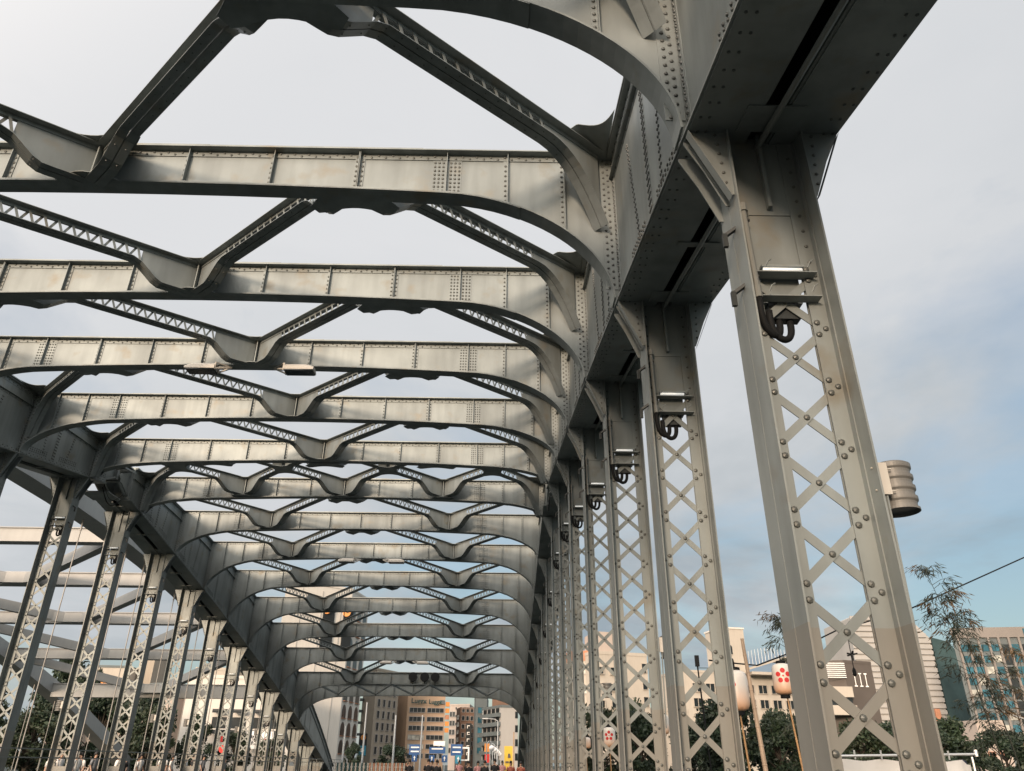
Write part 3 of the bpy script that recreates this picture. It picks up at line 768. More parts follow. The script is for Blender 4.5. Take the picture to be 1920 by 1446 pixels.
for i in range(6):
    m = MB(); z = 1.8+1.75*i
    for (xa_, ya_), (xb_, yb_) in (((-3.95, 177.9), (.06, 167.9)),):
        m.plate([(xa_, ya_, z), (xb_, yb_, z), (xb_-.5, yb_-.25, z), (xa_-.5, ya_-.25, z)], (0,0,.75))
    m.build('balcony', GREYW, t)
    wgrid(t, (-3.9, 178), (.1, 168), fr(.05, .95, 4), [z+.8], 1.9, .9, GLASS, None)
wgrid(t, (.1, 168), (3.6, 169), (.93,), [2.5+2.6*i for i in range(4)], .6, 1.3, GLASS, None)
building('rust_tower', 'red-brown tower rising behind the balconied apartment house', [(-2.2, 215), (2.6, 214), (4.6, 216), (2, 228)], 17.3, BROWN)
# hotel blocks on the right
def hotel(name, label, p0, p1, depth, z1, rows, cols, zs0, dz, w, h):
    d = Vector((p1[0]-p0[0], p1[1]-p0[1])); d.normalize(); nb_ = Vector((-d.y, d.x))
    t = building(name, label, [p0, p1, (p1[0]+nb_.x*depth, p1[1]+nb_.y*depth), (p0[0]+nb_.x*depth, p0[1]+nb_.y*depth)], z1, CREAM)
    wgrid(t, p0, p1, cols, [zs0+dz*i for i in range(rows)], w, h, GLASS, CREAM, deep=.25)
    return t
t = hotel('cream_hotel', 'cream rendered hotel with balcony windows and a tall blank stair tower', (40.5, 178), (68, 184), 14, 20.6, 5, fr(.06, .98, 8), 4.2, 3.1, 2.1, 1.7)
m = MB(); m.plate([(50.5, 178.6, 20.6), (56.1, 179.8, 20.6), (54.5, 188, 20.6), (49, 187, 20.6)], (0,0,9.6)); m.build('stair_tower', CREAM, t)
m = MB(); m.plate([(50.3, 178.4, 30.21), (56.3, 179.7, 30.21), (54.6, 188.3, 30.21), (48.8, 187.2, 30.21)], (0,0,.35)); m.build('tower_cap', WHITEW, t)
wgrid(t, (50.5, 178.6), (56.1, 179.8), (.33,), [21.8, 24.6], 1.0, 1.9, GLASS, CREAM, True)
m = MB(); m.plate([(56.4, 178.2, 20.3), (68.5, 181.2, 20.3), (68.5, 181.2, 20.9), (56.4, 178.2, 20.9)], (0, 3.5, 0))
m.plate([(55.8, 177.8, 21.6), (66, 180.4, 24.6), (68.6, 181, 24.0), (68.6, 181, 23.7), (66, 180.4, 24.2), (55.8, 177.8, 21.2)], (-1, 9, 0)); m.build('canopy_roof', CREAM, t)
m = MB()
for i in range(14):
    u = i/13; m.box(57+10.6*u-.03, 57+10.6*u+.03, 181+2*u, 181.06+2*u, 22.5, 25.6+.9*math.sin(u*3))
m.build('roof_fence', WSIGN, t)
t = hotel('cream_apartment_house', 'cream apartment house glimpsed between the right-hand hangers', (15.0, 128), (24.2, 131), 10, 17.9, 6, (.12, .34), 2.4, 2.5, .9, 1.0)
wgrid(t, (15.0, 128), (24.2, 131), (.93,), [2.6+2.55*i for i in range(6)], .8, 1.4, GLASS, CREAM)
m = MB(); m.plate([(15.4, 128.4, 17.9), (19.2, 129.6, 17.9), (18, 136, 17.9), (14.4, 135, 17.9)], (0,0,3.6)); m.build('roof_tower', PINKW, t)
t = building('terracotta_roof_house', 'cream house with a terracotta roof line left of the cream apartment house', [(11.2, 132), (14.6, 131), (14.6, 142), (11, 142)], 17.2, CREAM, roofm=TERRA, par=1.6)
wgrid(t, (11.2, 132), (14.6, 131), (.3, .75), [3.2+3.0*i for i in range(5)], .9, 1.2, GLASSL, FRAME)
t = building('low_cream_house', 'low cream house with small dark windows between two hangers', [(25.6, 140), (33, 142), (33, 152), (25, 152)], 10.2, CREAM)
wgrid(t, (25.6, 140), (33, 142), (.25, .6), [2.5, 5., 7.6], .8, 1.1, GLASS, FRAME)
t = building('brown_terrace_building', 'dark brown building with pale balcony bands and louvres on its roof', [(61, 150), (64.2, 148), (70.4, 150), (69, 162)], 19.3, DBROWN)
m = MB(); m.box(57.5, 64.5, 146.5, 149.5, 13.2, 15.0); m.box(58.5, 64.6, 146.2, 149.4, 10.2, 11.8); m.build('balcony', CREAM, t)
m = MB(); m.box(57.8, 64.3, 146.9, 149.3, 11.81, 13.19); m.build('recess', GLASS, t)
m = MB()
for i in range(8): m.box(58.2, 64.2, 147.4, 147.5, 16.6+.35*i, 16.75+.35*i)
m.build('louvre', WSIGN, t)
for x in (66.2, 67.4, 68.6):
    m = MB(); y = 148+(x-64.2)*2/6.2-.12; m.box(x-.28, x+.28, y, y+.08, 15.2, 15.4); m.box(x-.28, x+.28, y, y+.08, 17.4, 17.6); m.box(x-.06, x+.06, y, y+.08, 15.41, 17.39); m.build('window', WSIGN, t)
m = MB(); m.tube([(68, 152, 19.8), (68, 152, 21.4)], .25, 8)
for a in range(5): m.bar((68, 152, 21.3), (68+1.1*math.cos(a*1.25), 152, 21.5+.5*math.sin(a*2.1)), .3, .3)
m.build('loudspeaker_mast', BLACK, t)
# white ribbed tower
t = thing('ribbed_white_tower', 'tall white horizontally ribbed tower with a dark glass flank', 'building', (150, 305, 0))
m = MB(); m.plate([(134, 300, 0), (165.5, 300, 0), (165.5, 300, 47), (157, 300, 57), (148, 300, 59), (136, 300, 54)], (0, 26, 0)); m.build('wall', LTGREY, t)
m = MB()
for i in range(24):
    z = 5+2.1*i; x1 = 165.6 if z < 45.5 else 165.5-8.5*(z-45.5)/10
    m.box(134.1+max(0, (z-30)*.08), x1, 299.4, 299.98, z, z+1.45)
m.build('rib_band', LTGREY, t)
m = MB(); m.plate([(165.8, 299.2, 0), (177, 304, 0), (177, 304, 43), (174, 302.7, 46), (165.8, 299.2, 47)], (2, 22, 0)); m.build('glass_flank', mat('dark_green_glass', (.05,.085,.085), .2, 0, .3, .1), t)
m = MB(); m.box(160.5, 162.3, 298.2, 299, 17, 21.5); m.build('red_banner', TERRA, t)
# blue glass hotel
t = thing('teal_glass_hotel', 'wide taupe and teal glass high-rise at the right edge', 'building', (175, 255, 0))
bg0, bg1 = (150, 258), (219, 246)
m = MB(); m.plate([(bg0[0], bg0[1], 0), (bg1[0], bg1[1], 0), (221, 280, 0), (187, 285, 0)], (0,0,40.5)); m.build('wall', GREYW, t)
m = MB(); m.plate([(bg0[0]-.3, bg0[1]-.5, 40.51), (bg1[0], bg1[1]-.5, 40.51), (221, 280, 40.51), (187, 285, 40.51)], (0,0,3.2)); m.build('parapet', PILAST, t)
dv = Vector((bg1[0]-bg0[0], bg1[1]-bg0[1], 0)); Lb = dv.length; dv.normalize(); nv = Vector((dv.y, -dv.x, 0))
def bq(a0, a1, z0, z1, out, th, mm, name):
    m = MB(); q = [Vector((bg0[0], bg0[1], 0))+dv*a+nv*out+Vector((0,0,z)) for a, z in ((a0,z0),(a1,z0),(a1,z1),(a0,z1))]
    m.plate(q, nv*th); return m.build(name, mm, t)
cols_ = [1.5+3.1*i for i in range(10)]
for ci, a in enumerate(cols_):
    dk = ci in (4, 5, 6)
    bq(a-.32, a+.32, 3, 40.5, .02, .7, PILAST, 'pilaster')
    for fl in range(10):
        z = 4.4+3.45*fl
        if dk and ci != 5: bq(a+.4, a+2.7, z, z+2.9, .02, .1, GLASS, 'window')
        else: bq(a+.4, a+2.7, z+.8, z+2.9, .02, .15, GLASSB if (ci*7+fl*3) % 5 else GLASSL, 'window')
bq(22, 27, 41, 43.2, .55, .1, GLASSB, 'sky_lobby')
t = building('pink_low_house', 'small pinkish house showing above the hedge at the right edge', [(117, 200), (124, 200), (124, 208), (117, 208)], 12, PINKW)
wgrid(t, (117, 200), (124, 200), (.3, .7), [4, 8], 1.5, 1.4, GLASS, TERRA)
# left of the bridge
t = building('blank_beige_hall', 'large blank pinkish beige hall behind the pale bridge', [(-82, 150), (-61, 152), (-61, 170), (-82, 170)], 12.6, PINKW)
t = building('terrace_apartments', 'pale apartment house with orange balcony recesses above the pale bridge portal', [(-93, 180), (-84.5, 181), (-84.5, 195), (-93, 195)], 20.6, CREAM, roofm=GREYW)
wgrid(t, (-93, 180), (-84.5, 181), (.15, .5, .83), [9, 12.4, 16.2], 1.8, 1.7, OSIGN, GREYW)
building('tan_tower', 'blank tan tower block behind the left-hand hangers', [(-84.2, 186), (-80.8, 186), (-80.6, 196), (-84.2, 196)], 23.5, BEIGE)
t = thing('roof_ring_building', 'grey building crowned by an open ring roof behind the pale bridge', 'building', (-75, 182, 0))
m = MB(); m.box(-79.5, -70, 178, 190, 0, 15.5); m.build('wall', LTGREY, t)
m = MB(); m.lathe((-74.5, 182, 16.8), [(3.6,0),(4.3,0),(4.3,.5),(3.6,.5)], 28)
for a in range(8): m.box(-74.5+3.9*math.cos(a*.785)-.1, -74.5+3.9*math.cos(a*.785)+.1, 182+3.9*math.sin(a*.785)-.1, 182+3.9*math.sin(a*.785)+.1, 15.5, 16.79)
m.build('ring_roof', GREYW, t)
t = building('orange_balcony_flats', 'cream block of flats with orange lit balconies left of the arch', [(-61, 160), (-53.5, 161), (-53.5, 172), (-61, 172)], 18.2, CREAM)
wgrid(t, (-61, 160), (-53.5, 161), fr(.03, .97, 5), [14.3, 10.5], 1.2, 1.6, OSIGN, BEIGE)
t = building('white_shop_building', 'white low building with dark awnings, a red sign and a lettered white board', [(-50, 129), (-33.5, 132), (-34, 146), (-50, 146)], 13.8, WHITEW)
for z in (9.0, 6.0):
    m = MB(); 
    for i in range(4): m.plate([(-45.5+3*i, 129.4+.55*i, z), (-43.1+3*i, 129.8+.55*i, z), (-43.5+3*i, 128.6+.55*i, z-.35), (-45.1+3*i, 128.2+.55*i, z-.35)], (0,0,.25))
    m.build('awning', BLACKP, t)
wgrid(t, (-50, 129), (-33.5, 132), (.34, .52, .7, .88), [6.5], 2.2, 1.6, GLASS, None)
sign(t, (-43.2, 128.6), (-40.4, 129.1), 4.5, 5.3, REDS, .2); sign(t, (-39.4, 129.3), (-35.5, 130), 3.6, 6.1, WSIGN, .2)
m = MB(); m.lathe((-42.6, 128.3, 4.9), [(.02,-.06),(.2,-.06),(.2,0)], 12, 'y'); m.box(-42.1, -40.8, 128.45, 128.52, 4.75, 5.05); m.build('emblem', WSIGN, t)
text(t, '桜', (-38.3, 129.2, 4.35), 1.35, BLACKP, R(10), bold=.03); text(t, '桜', (-36.4, 129.55, 4.35), .8, REDS, R(10), bold=.02)
t = building('notice_building', 'pale building with a white notice board beside the left trees', [(-53.5, 140), (-50.4, 141), (-50.4, 150), (-53.5, 150)], 11.2, WHITEW)
wgrid(t, (-53.5, 140), (-50.4, 141), (.5,), [4.2, 6.4, 8.6], 1.7, .9, GLASSL, FRAME)

# ------------------------------------------------------------------ trees
def tree_mesh(seed, h, r, leaves, lm, size):
    rnd = random.Random(seed); tm = MB(); n = 7
    pts = [(rnd.uniform(-.15,.15)*i/n*h*.2, rnd.uniform(-.15,.15)*i/n*h*.2, h*.8*i/n) for i in range(n+1)]
    tm.tube(pts, [max(.03, .035*h*(1-i/(n+1))) for i in range(n+1)], 7)
    cl = []
    for i in range(34):
        a = rnd.uniform(0, 6.28); z = h*rnd.uniform(.10, .95); rad = r*math.sqrt(rnd.random())*math.sqrt(max(.08, 1-((z-h*.45)/(h*.56))**2))
        c = Vector((rad*math.cos(a), rad*math.sin(a), z)); cl.append((c, r*rnd.uniform(.22, .42)))
        b = pts[min(n, max(1, int(n*(z/h)*.75)))]
        tm.tube([b, ((b[0]+c.x)/2, (b[1]+c.y)/2, (b[2]+c.z)/2+.1), tuple(c)], [.012*h, .008*h, .004*h], 5)
    lb = MB()
    for i in range(leaves):
        c, cr = cl[rnd.randrange(len(cl))]
        v = Vector((rnd.gauss(0,1), rnd.gauss(0,1), rnd.gauss(0,.8))); v = v.normalized()*cr*(rnd.random()**.45)
        p = c+v; a = Vector((rnd.gauss(0,1), rnd.gauss(0,1), rnd.gauss(0,.6))).normalized(); b = a.orthogonal().normalized()
        b = (Matrix.Rotation(rnd.uniform(0,6.28), 3, a) @ b); s = size*rnd.uniform(.6, 1.3)
        q = a.cross(b)
        lb.cur = rnd.choice((0,0,1))
        lb.add([p-b*s, p+q*s*.42, p+b*s, p-q*s*.42], [(0,1,2,3)])
    return tm, lb
PROT = {}
def tree(kind, x, y, h, label, group, rz=0, sx=1., name='broadleaf_tree'):
    if kind not in PROT:
        seed, lm, leaves, size = {'a': (3, (LEAF[0], LEAF[1]), 8500, .24), 'b': (11, (LEAF[1], LEAF[0]), 8500, .23), 'c': (23, (LEAF[1], LEAF[2]), 8000, .25)}[kind]
        tm, lb = tree_mesh(seed, 8., 3.3, leaves, lm, size)
        t = thing(name, label, 'tree', (0,0,0), group); tm.build('trunk', BARK, t); lb.build('crown', list(lm), t); PROT[kind] = t
    else: t = copy_tree(PROT[kind]); t['label'] = label; t['group'] = group
    t.location = (x, y, 0); t.scale = (h/8*sx, h/8*sx, h/8); t.rotation_euler = (0, 0, rz)
    return t
g = 'trees beyond the bridge'
TL = [('a', 17.3, 62, 6.3, 1.1, 'dark bushy tree below the left lantern in front of the cream hotel'), ('b', 21.6, 64, 5.4, 1.1, 'dark tree below the plum-blossom lantern beside the nearest hanger'),
      ('c', 26.0, 60, 4.6, 1.2, 'olive tree seen through the lattice of the nearest hanger'), ('a', 29.6, 58, 4.4, 1.3, 'low dark tree right behind the lattice of the nearest hanger'), ('b', 32.2, 60, 4.7, 1.3, 'broad dark tree just right of the nearest hanger'),
      ('a', 37.0, 56, 4.0, 1.4, 'low dark shrubby tree at the right edge of the photo'), ('c', 30.5, 44, 3.6, 1.5, 'low dark green shrubby tree behind the white tarp'),
      ('a', 11.2, 66, 5.4, 1.0, 'dark tree seen between the second and third right-hand hangers'), ('c', 8.4, 70, 6.0, .9, 'dark tree low behind the third right-hand hanger'), ('b', 13.9, 88, 7.6, .8, 'green tree in front of the cream apartment house'), ('a', 17.5, 75, 5.0, 1.1, 'low green tree in front of the low cream house'),
      ('a', -71.5, 110, 11.0, 1.1, 'dark wooded tree at the left edge under the pale arch'), ('b', -66.0, 104, 9.0, 1.2, 'dark tree under the pale arch next to the left edge'), ('a', -60.5, 112, 10.4, 1.0, 'dark tree right of the pale arch foot'), ('c', -56, 100, 7.0, 1.3, 'lower green tree in front of the beige hall'), ('b', -55.0, 114, 10.3, .9, 'tall green tree in front of the beige hall'),
      ('a', -49.6, 112, 9.8, .9, 'dark green tree beside the pale notice building'), ('c', -45.5, 108, 8.0, 1.0, 'green tree left of the white shop building'), ('b', -40.8, 112, 6.9, .8, 'small green tree in front of the white shop building'), ('a', -36.6, 116, 5.4, 1.0, 'low green tree in front of the lettered white board'),
      ('c', -32.5, 118, 4.6, 1.1, 'low shrubby tree under the left arch foot'), ('a', -22.6, 128, 4.3, .8, 'small street tree left of the beige office slab'), ('a', -14.7, 116, 3.9, 1.4, 'dark clipped street tree in front of the apricot office block'), ('c', 22.5, 84, 6.4, 1.2, 'dark tree filling the gap behind the plum-blossom lantern pole'), ('a', 30.5, 86, 5.3, 1.3, 'dark tree behind the lattice, below the brown terrace building'), ('b', 40.0, 84, 5.6, 1.3, 'dark tree below the white ribbed tower'), ('a', 50, 82, 5.0, 1.4, 'dark tree below the teal high-rise at the right edge'), ('b', -79, 150, 18.5, .7, 'tall dark tree rising above the pale bridge beam')]
for i, (kd, x, y, h, sx, lb_) in enumerate(TL): tree(kd, x, y, h, lb_, g, i*1.3, sx)

def bamboo(x, y, h, seed, lean, label, lo=.35, dry=.3, nb_=34):
    rnd = random.Random(seed); t = thing('bamboo_plant', label, 'bamboo', (x, y, G))
    pts = [Vector((x+lean*(i/14)**2, y, G+h*i/14)) for i in range(15)]
    m = MB(); m.tube(pts, [.022*(1-.8*i/15) for i in range(15)], 6)
    lb = MB()
    for i in range(nb_):
        u = rnd.uniform(lo, 1.); f = u*14; j = min(13, int(f)); b = pts[j].lerp(pts[j+1], f-j)
        a = rnd.uniform(0, 6.28); L = rnd.uniform(.35, .85)*(1.15-.55*u)*h/6
        e = b+Vector((L*math.cos(a), L*math.sin(a)*.6, L*.35)); mid_ = b.lerp(e, .5)+Vector((0,0,.1*L)); tip = e+Vector((.18*math.cos(a), 0, -.16))
        m.tube([b, mid_, e, tip], [.006, .005, .004, .002], 4)
        col = 1 if rnd.random() < dry else 0
        for c in range(rnd.randint(18, 30)):
            q = mid_.lerp(e, rnd.random()) if c % 3 else e.lerp(tip, rnd.random()); q = q+Vector((rnd.gauss(0,.05), rnd.gauss(0,.05), rnd.gauss(0,.04)))
            d = Vector((math.cos(a)*.6+rnd.gauss(0,.6), rnd.gauss(0,.5), -rnd.uniform(.2, 1.2))).normalized(); w = d.cross(Vector((rnd.gauss(0,1), rnd.gauss(0,1), .3))).normalized()
            l = rnd.uniform(.12, .26); ww = .012
            lb.cur = col; lb.add([q, q+d*l*.4+w*ww, q+d*l, q+d*l*.4-w*ww], [(0,1,2,3)])
    m.build('stem', BAMGREEN, t); lb.build('foliage', [BAMLEAF, BAMDRY], t)
bamboo(10.95, 18, 5.7, 5, -.75, 'tall slender bamboo leaning left beside the overhead cord at the right', .30, .22, 46)
bamboo(11.55, 18.4, 5.2, 15, -.75, 'shorter bamboo with rust-brown leaves in front of the teal high-rise', .42, .45, 34)
bamboo(6.95, 18.5, 4.6, 8, -.3, 'bamboo stalk half hidden behind the nearest hanger, beside the plum-blossom lantern', .40, .3, 34)
bamboo(12.4, 19, 4.0, 31, .2, 'low bamboo with dry leaves at the right edge', .45, .35, 16)

# ------------------------------------------------------------------ lanterns, poles, cord, tarp
def lantern(x, y, z0, h, r, label, face, plain=False):
    t = thing('paper_lantern', label, 'lantern', (x, y, z0), 'festival lanterns along the right-hand side')
    pr = []
    for i in range(21):
        u = i/20; e = min(1., (1-abs(2*u-1)**5)**.5) if 0 < u < 1 else .0
        pr.append((r*(.45+.55*e)*(1+.012*(i % 2)), h*u))
    m = MB(); m.lathe((x, y, z0), pr, 28); o = m.build('shade', PAPER, t, True)
    m = MB(); m.lathe((x, y, z0-.07), [(r*.42,0),(r*.46,0),(r*.46,.075),(r*.42,.075)], 20); m.build('bottom_rim', BLACK, t)
    m = MB(); m.lathe((x, y, z0+h-.005), [(r*.42,0),(r*.46,0),(r*.46,.06),(r*.2,.075)], 20); m.tube([(x, y, z0+h+.05), (x, y, z0+h+.18)], .014, 6); m.build('top_rim', BLACK, t)
    if not plain:
        zc = z0+h*.58; rp = r*.30
        fx, fy = math.cos(face), math.sin(face)
        m = MB()
        for j in range(6):
            if j < 5: ox = r*.50*math.sin(j*2*math.pi/5); oz = r*.50*math.cos(j*2*math.pi/5); rr = r*.235
            else: ox = oz = 0; rr = r*.09
            ring = []
            for rad in (1., .5):
                for i in range(14):
                    a = 2*math.pi*i/14; dx = ox+rr*rad*math.cos(a); dz = oz+rr*rad*math.sin(a)
                    th = face+dx/r; ring.append((x+math.cos(th)*r*1.02, y+math.sin(th)*r*1.02, zc+dz))
            th = face+ox/r; ring.append((x+math.cos(th)*r*1.02, y+math.sin(th)*r*1.02, zc+oz))
            fs = [(i, (i+1) % 14, 14+(i+1) % 14, 14+i) for i in range(14)] + [(14+i, 14+(i+1) % 14, 28) for i in range(14)]
            m.add(ring, fs)
        m.build('plum_blossom_crest', RED, t)
# lantern paper: white, blending to peach towards the bottom hem
PAPER = bpy.data.materials.new('lantern_paper'); PAPER.use_nodes = True
nt = PAPER.node_tree; b_ = nt.nodes['Principled BSDF']; b_.inputs['Roughness'].default_value = .35
tc = nt.nodes.new('ShaderNodeTexCoord'); sp = nt.nodes.new('ShaderNodeSeparateXYZ'); rp_ = nt.nodes.new('ShaderNodeValToRGB')
nt.links.new(tc.outputs['Object'], sp.inputs[0]); nt.links.new(sp.outputs[2], rp_.inputs[0])
rp_.color_ramp.elements[0].position = .05; rp_.color_ramp.elements[0].color = (.72,.42,.25,1); rp_.color_ramp.elements[1].position = .5; rp_.color_ramp.elements[1].color = (.74,.70,.65,1)
nt.links.new(rp_.outputs[0], b_.inputs['Base Color'])
wv = nt.nodes.new('ShaderNodeTexNoise'); wv.inputs['Scale'].default_value = 9; bp_ = nt.nodes.new('ShaderNodeBump'); bp_.inputs['Strength'].default_value = .5
nt.links.new(tc.outputs['Object'], wv.inputs['Vector']); nt.links.new(wv.outputs[0], bp_.inputs['Height']); nt.links.new(bp_.outputs[0], b_.inputs['Normal'])
lantern(4.86, 16.5, 2.62, .78, .235, 'plastic-wrapped cream lantern half hidden behind the second right-hand hanger', R(-148))
lantern(6.38, 18.0, 3.06, .66, .225, 'cream lantern with a full red plum-blossom crest between the two nearest right-hand hangers', R(-106))
lantern(5.3, 40, 2.4, .9, .3, 'small peach-bottomed lantern seen through the third right-hand hanger', R(-100))
lantern(7.95, 40, 3.0, .9, .3, 'small lantern with a red crest between the second and third right-hand hangers', R(-130))
lantern(4.15, 40, 2.35, .5, .24, 'small round glowing-pink lantern low behind the fourth right-hand hanger', R(-100), True)
def pole(p, q, r, mm, label, name='bamboo_pole', cat='pole', bands=True):
    m = MB(); p = Vector(p); q = Vector(q); n = 12; rs = []; pts = []
    for i in range(n):
        u = i/n
        pts += [p.lerp(q, u), p.lerp(q, u+.004), p.lerp(q, u+.008)]; rs += [r*(1-.35*u), r*(1-.35*u)*1.14, r*(1-.35*u)]
    pts.append(q); rs.append(r*.62)
    m.tube(pts, rs, 8); return single(name, m, mm, label, cat, tuple(p))
pole((5.0, 16.5, G), (4.87, 16.5, 2.6), .026, BAMBOO, 'thin orange bamboo pole under the plastic-wrapped lantern')
pole((6.62, 18, G), (6.42, 18, 3.02), .028, BAMBOO, 'thin orange bamboo pole under the plum-blossom lantern')
pole((4.27, 13.2, G), (4.08, 13.2, 3.55), .045, BAMBOO2, 'thick weathered bamboo pole standing between the two lanterns')
pole((4.2, 40, G), (4.15, 40, 2.3), .03, BAMBOO, 'thin bamboo pole under the small pink lantern')
pole((5.35, 40, G), (5.3, 40, 2.35), .03, BAMBOO, 'thin bamboo pole under the small peach-bottomed lantern')
pole((7.98, 40, G), (7.95, 40, 2.95), .03, BAMBOO, 'thin bamboo pole under the small red-crested lantern')
t = thing('festoon_cord', 'black overhead cord with bulb sockets strung between bamboo poles', 'cable', (9, 19, 4))
ctrl = [Vector(v) for v in ((15.5, 20, 7.25), (14.1, 20, 6.72), (10.6, 20, 5.30), (8.5, 19.6, 4.72), (7.4, 19.2, 4.25), (6.9, 18.8, 4.05), (5.9, 18.2, 3.7), (5.0, 16.7, 3.56), (4.0, 15.6, 3.5))]
pts = []
for i in range(len(ctrl)-1):
    for j in range(6): pts.append(ctrl[i].lerp(ctrl[i+1], j/6))
m = MB(); m.tube(pts, .017, 6); m.build('cord', BLACK, t)
for p_, dz in ((Vector((8.75, 19.6, 4.78)), -.95), (Vector((6.85, 18.7, 4.0)), -.16), (Vector((9.6, 19.8, 5.0)), -.12), (Vector((11.2, 20, 5.52)), -.12)):
    m = MB(); m.tube([p_, p_+Vector((0,0,dz))], .010, 5); e = p_+Vector((0,0,dz)); m.tube([e, e+Vector((0,0,-.06)), e+Vector((0,0,-.16)), e+Vector((0,0,-.2))], [.02, .045, .05, .02], 8); m.build('bulb_socket', BLACK, t)
m = MB(); m.tube([(11.6, 18.3, 2.7), (13.3, 16.5, 1.75), (14.5, 15.4, 1.0)], .014, 6)
single('guy_rope', m, WSIGN, 'thin white guy rope slanting down at the right edge', 'rope', (11.6, 18.3, 1.))
t = thing('stall_screen', 'white tarpaulin screen hung from a horizontal aluminium pole behind the nearest hanger', 'screen', (7, 14, G))
m = MB(); m.tube([(5.5, 14, 1.78), (8.12, 14.1, 1.83)], .022, 8); m.tube([(8.12, 14.1, 1.80), (8.12, 14.1, 1.9)], .035, 8)
for x in (6.0, 6.45, 7.6): m.tube([(x, 14.02, 1.74), (x, 14.02, 1.88)], .016, 6)
for x in (5.6, 8.0): m.tube([(x, 14.04, G), (x, 14.04, 1.79)], .02, 8)
m.build('pole', ALU, t)
m = MB(); xs = [5.55+i*.06 for i in range(41)]
m.strip([(x, 14.0+.05*math.sin(x*5), 1.73+.015*math.sin(x*9)-(.07 if x > 7.85 else 0)) for x in xs], [(x, 14.0+.09*math.sin(x*4+1), .4) for x in xs], (0,.012,0)); m.build('tarp', TARP, t, True)
m = MB(); m.plate([(7.97, 14.3, .4), (8.25, 14.6, .4), (8.2, 14.6, 1.72), (7.97, 14.3, 1.76)], (.02,.02,0)); m.build('side_panel', NAVY, t)

# ------------------------------------------------------------------ street furniture in the distance
def lamp_post(x, y, h, label, r=.1, arm=False):
    t = thing('lamp_post', label, 'lamp post', (x, y, .1), 'tall lamp posts on the far approach')
    m = MB(); m.tube([(x, y, .1), (x, y, h*.5), (x, y, h)], [r, r*.8, r*.55], 8); m.build('pole', POLEM, t)
    if not arm: return
    m = MB(); m.tube([(x, y, h), (x-.5, y, h+.25), (x-1.4, y, h+.3)], .045, 6); m.box(x-2.1, x-1.3, y-.12, y+.12, h+.24, h+.36); m.build('lamp_head', POLEM, t)
lamp_post(-16.4, 100, 8.4, 'tall pale lamp post in front of the beige office slab', .13); lamp_post(-12.75, 100, 7.0, 'tall lamp post before the left edge of the apricot block', .15)
lamp_post(-9.5, 100, 7.0, 'tall pale lamp post in front of the middle of the apricot block', .13); lamp_post(-.3, 110, 6.9, 'grey lamp post in front of the balconied apartments', .11, True)
lamp_post(-18.0, 96, 5.6, 'blue-based pale lamp post left of the beige office slab', .12)
def road_sign(x, y, z, w, h, mm, label, arrow=True, lines=0, pole_=True):
    t = thing('road_sign', label, 'sign', (x, y, .1), 'road signs on the far approach')
    m = MB(); m.box(x-w/2, x+w/2, y-.04, y, z-h/2, z+h/2); m.build('board', mm, t)
    m = MB()
    if arrow:
        m.box(x-w*.07, x+w*.07, y-.055, y-.041, z-h*.3, z+.05*h); m.plate([(x-w*.22, y-.041, z+.05*h), (x+w*.22, y-.041, z+.05*h), (x, y-.041, z+.36*h)], (0,-.014,0))
    for i in range(lines): m.box(x-w*.35, x+w*.35, y-.055, y-.041, z+h*(.22-.4*i)-.08, z+h*(.22-.4*i)+.08)
    m.build('symbol', WSIGN, t)
    if pole_:
        m = MB(); m.tube([(x, y+.06, .1), (x, y+.06, z+h/2)], .05, 6); m.build('post', POLEM, t)
road_sign(-11.0, 108, 3.35, 1.5, 1.2, BLUES, 'blue board with two white lines, left of the pale lamp post', False, 2); road_sign(-10.9, 107, 2.35, .7, .8, BLUES, 'small blue arrow sign below the left blue board')
road_sign(-8.1, 108, 3.3, 2.1, .75, BLUES, 'wide blue board under the white panel', False, 1); road_sign(-7.9, 108.2, 4.1, 1.5, .55, WSIGN, 'white panel above the wide blue board', False, 0)
road_sign(-5.6, 108, 3.35, 1.5, 1.35, BLUES, 'blue board with two thick white bars, rightmost of the blue boards', False, 2); road_sign(-5.3, 107, 2.25, .75, .95, CYANS, 'teal arrow sign below the rightmost blue board')
road_sign(-8.6, 106, 2.3, .7, .8, BLUES, 'small blue arrow sign below the left end of the wide blue board'); road_sign(-7.0, 106, 2.3, .7, .8, BLUES, 'small blue arrow sign below the right end of the wide blue board')
t = thing('sign_gantry', 'pale steel gantry frame beside the rightmost blue board', 'gantry', (-4.2, 108, .1))
m = MB(); m.box(-4.15, -3.95, 108, 108.2, .1, 3.7); m.box(-5.6, -4.16, 108.04, 108.16, 3.5, 3.7); m.box(-5.4, -4.16, 108.04, 108.16, 2.1, 2.25); m.build('frame', WSIGN, t)
for x, z, mm, lb_ in ((-1.55, 3.5, OSIGN, 'small orange hanging sign by the globe lamps'), (-1.5, 2.35, REDS, 'small red hanging sign by the globe lamps')):
    t = thing('shop_sign', lb_, 'sign', (x, 100, z)); m = MB(); m.box(x-.3, x+.3, 100, 100.1, z-.45, z+.45); m.build('board', mm, t)
    m = MB(); m.tube([(x+.32, 100.05, .1), (x+.32, 100.05, z+.5)], .04, 6); m.build('post', POLEM, t)
t = thing('shop_banner', 'bright yellow vertical banner beside the right arch foot', 'banner', (1.0, 110, .1))
m = MB(); m.box(.6, 1.7, 110, 110.05, .6, 3.9); m.build('cloth', YEL, t)
m = MB(); m.box(.75, 1.2, 109.94, 109.99, 1.9, 2.1); m.plate([(1.05, 109.94, 2.5), (1.45, 109.94, 2.5), (1.35, 109.94, 3.0), (1.1, 109.94, 3.0)], (0,.05,0)); m.build('print', DBROWN, t)
m = MB(); m.tube([(1.85, 110, .1), (1.85, 110, 5.6)], .06, 6); m.build('pole', BAMBOO, t)
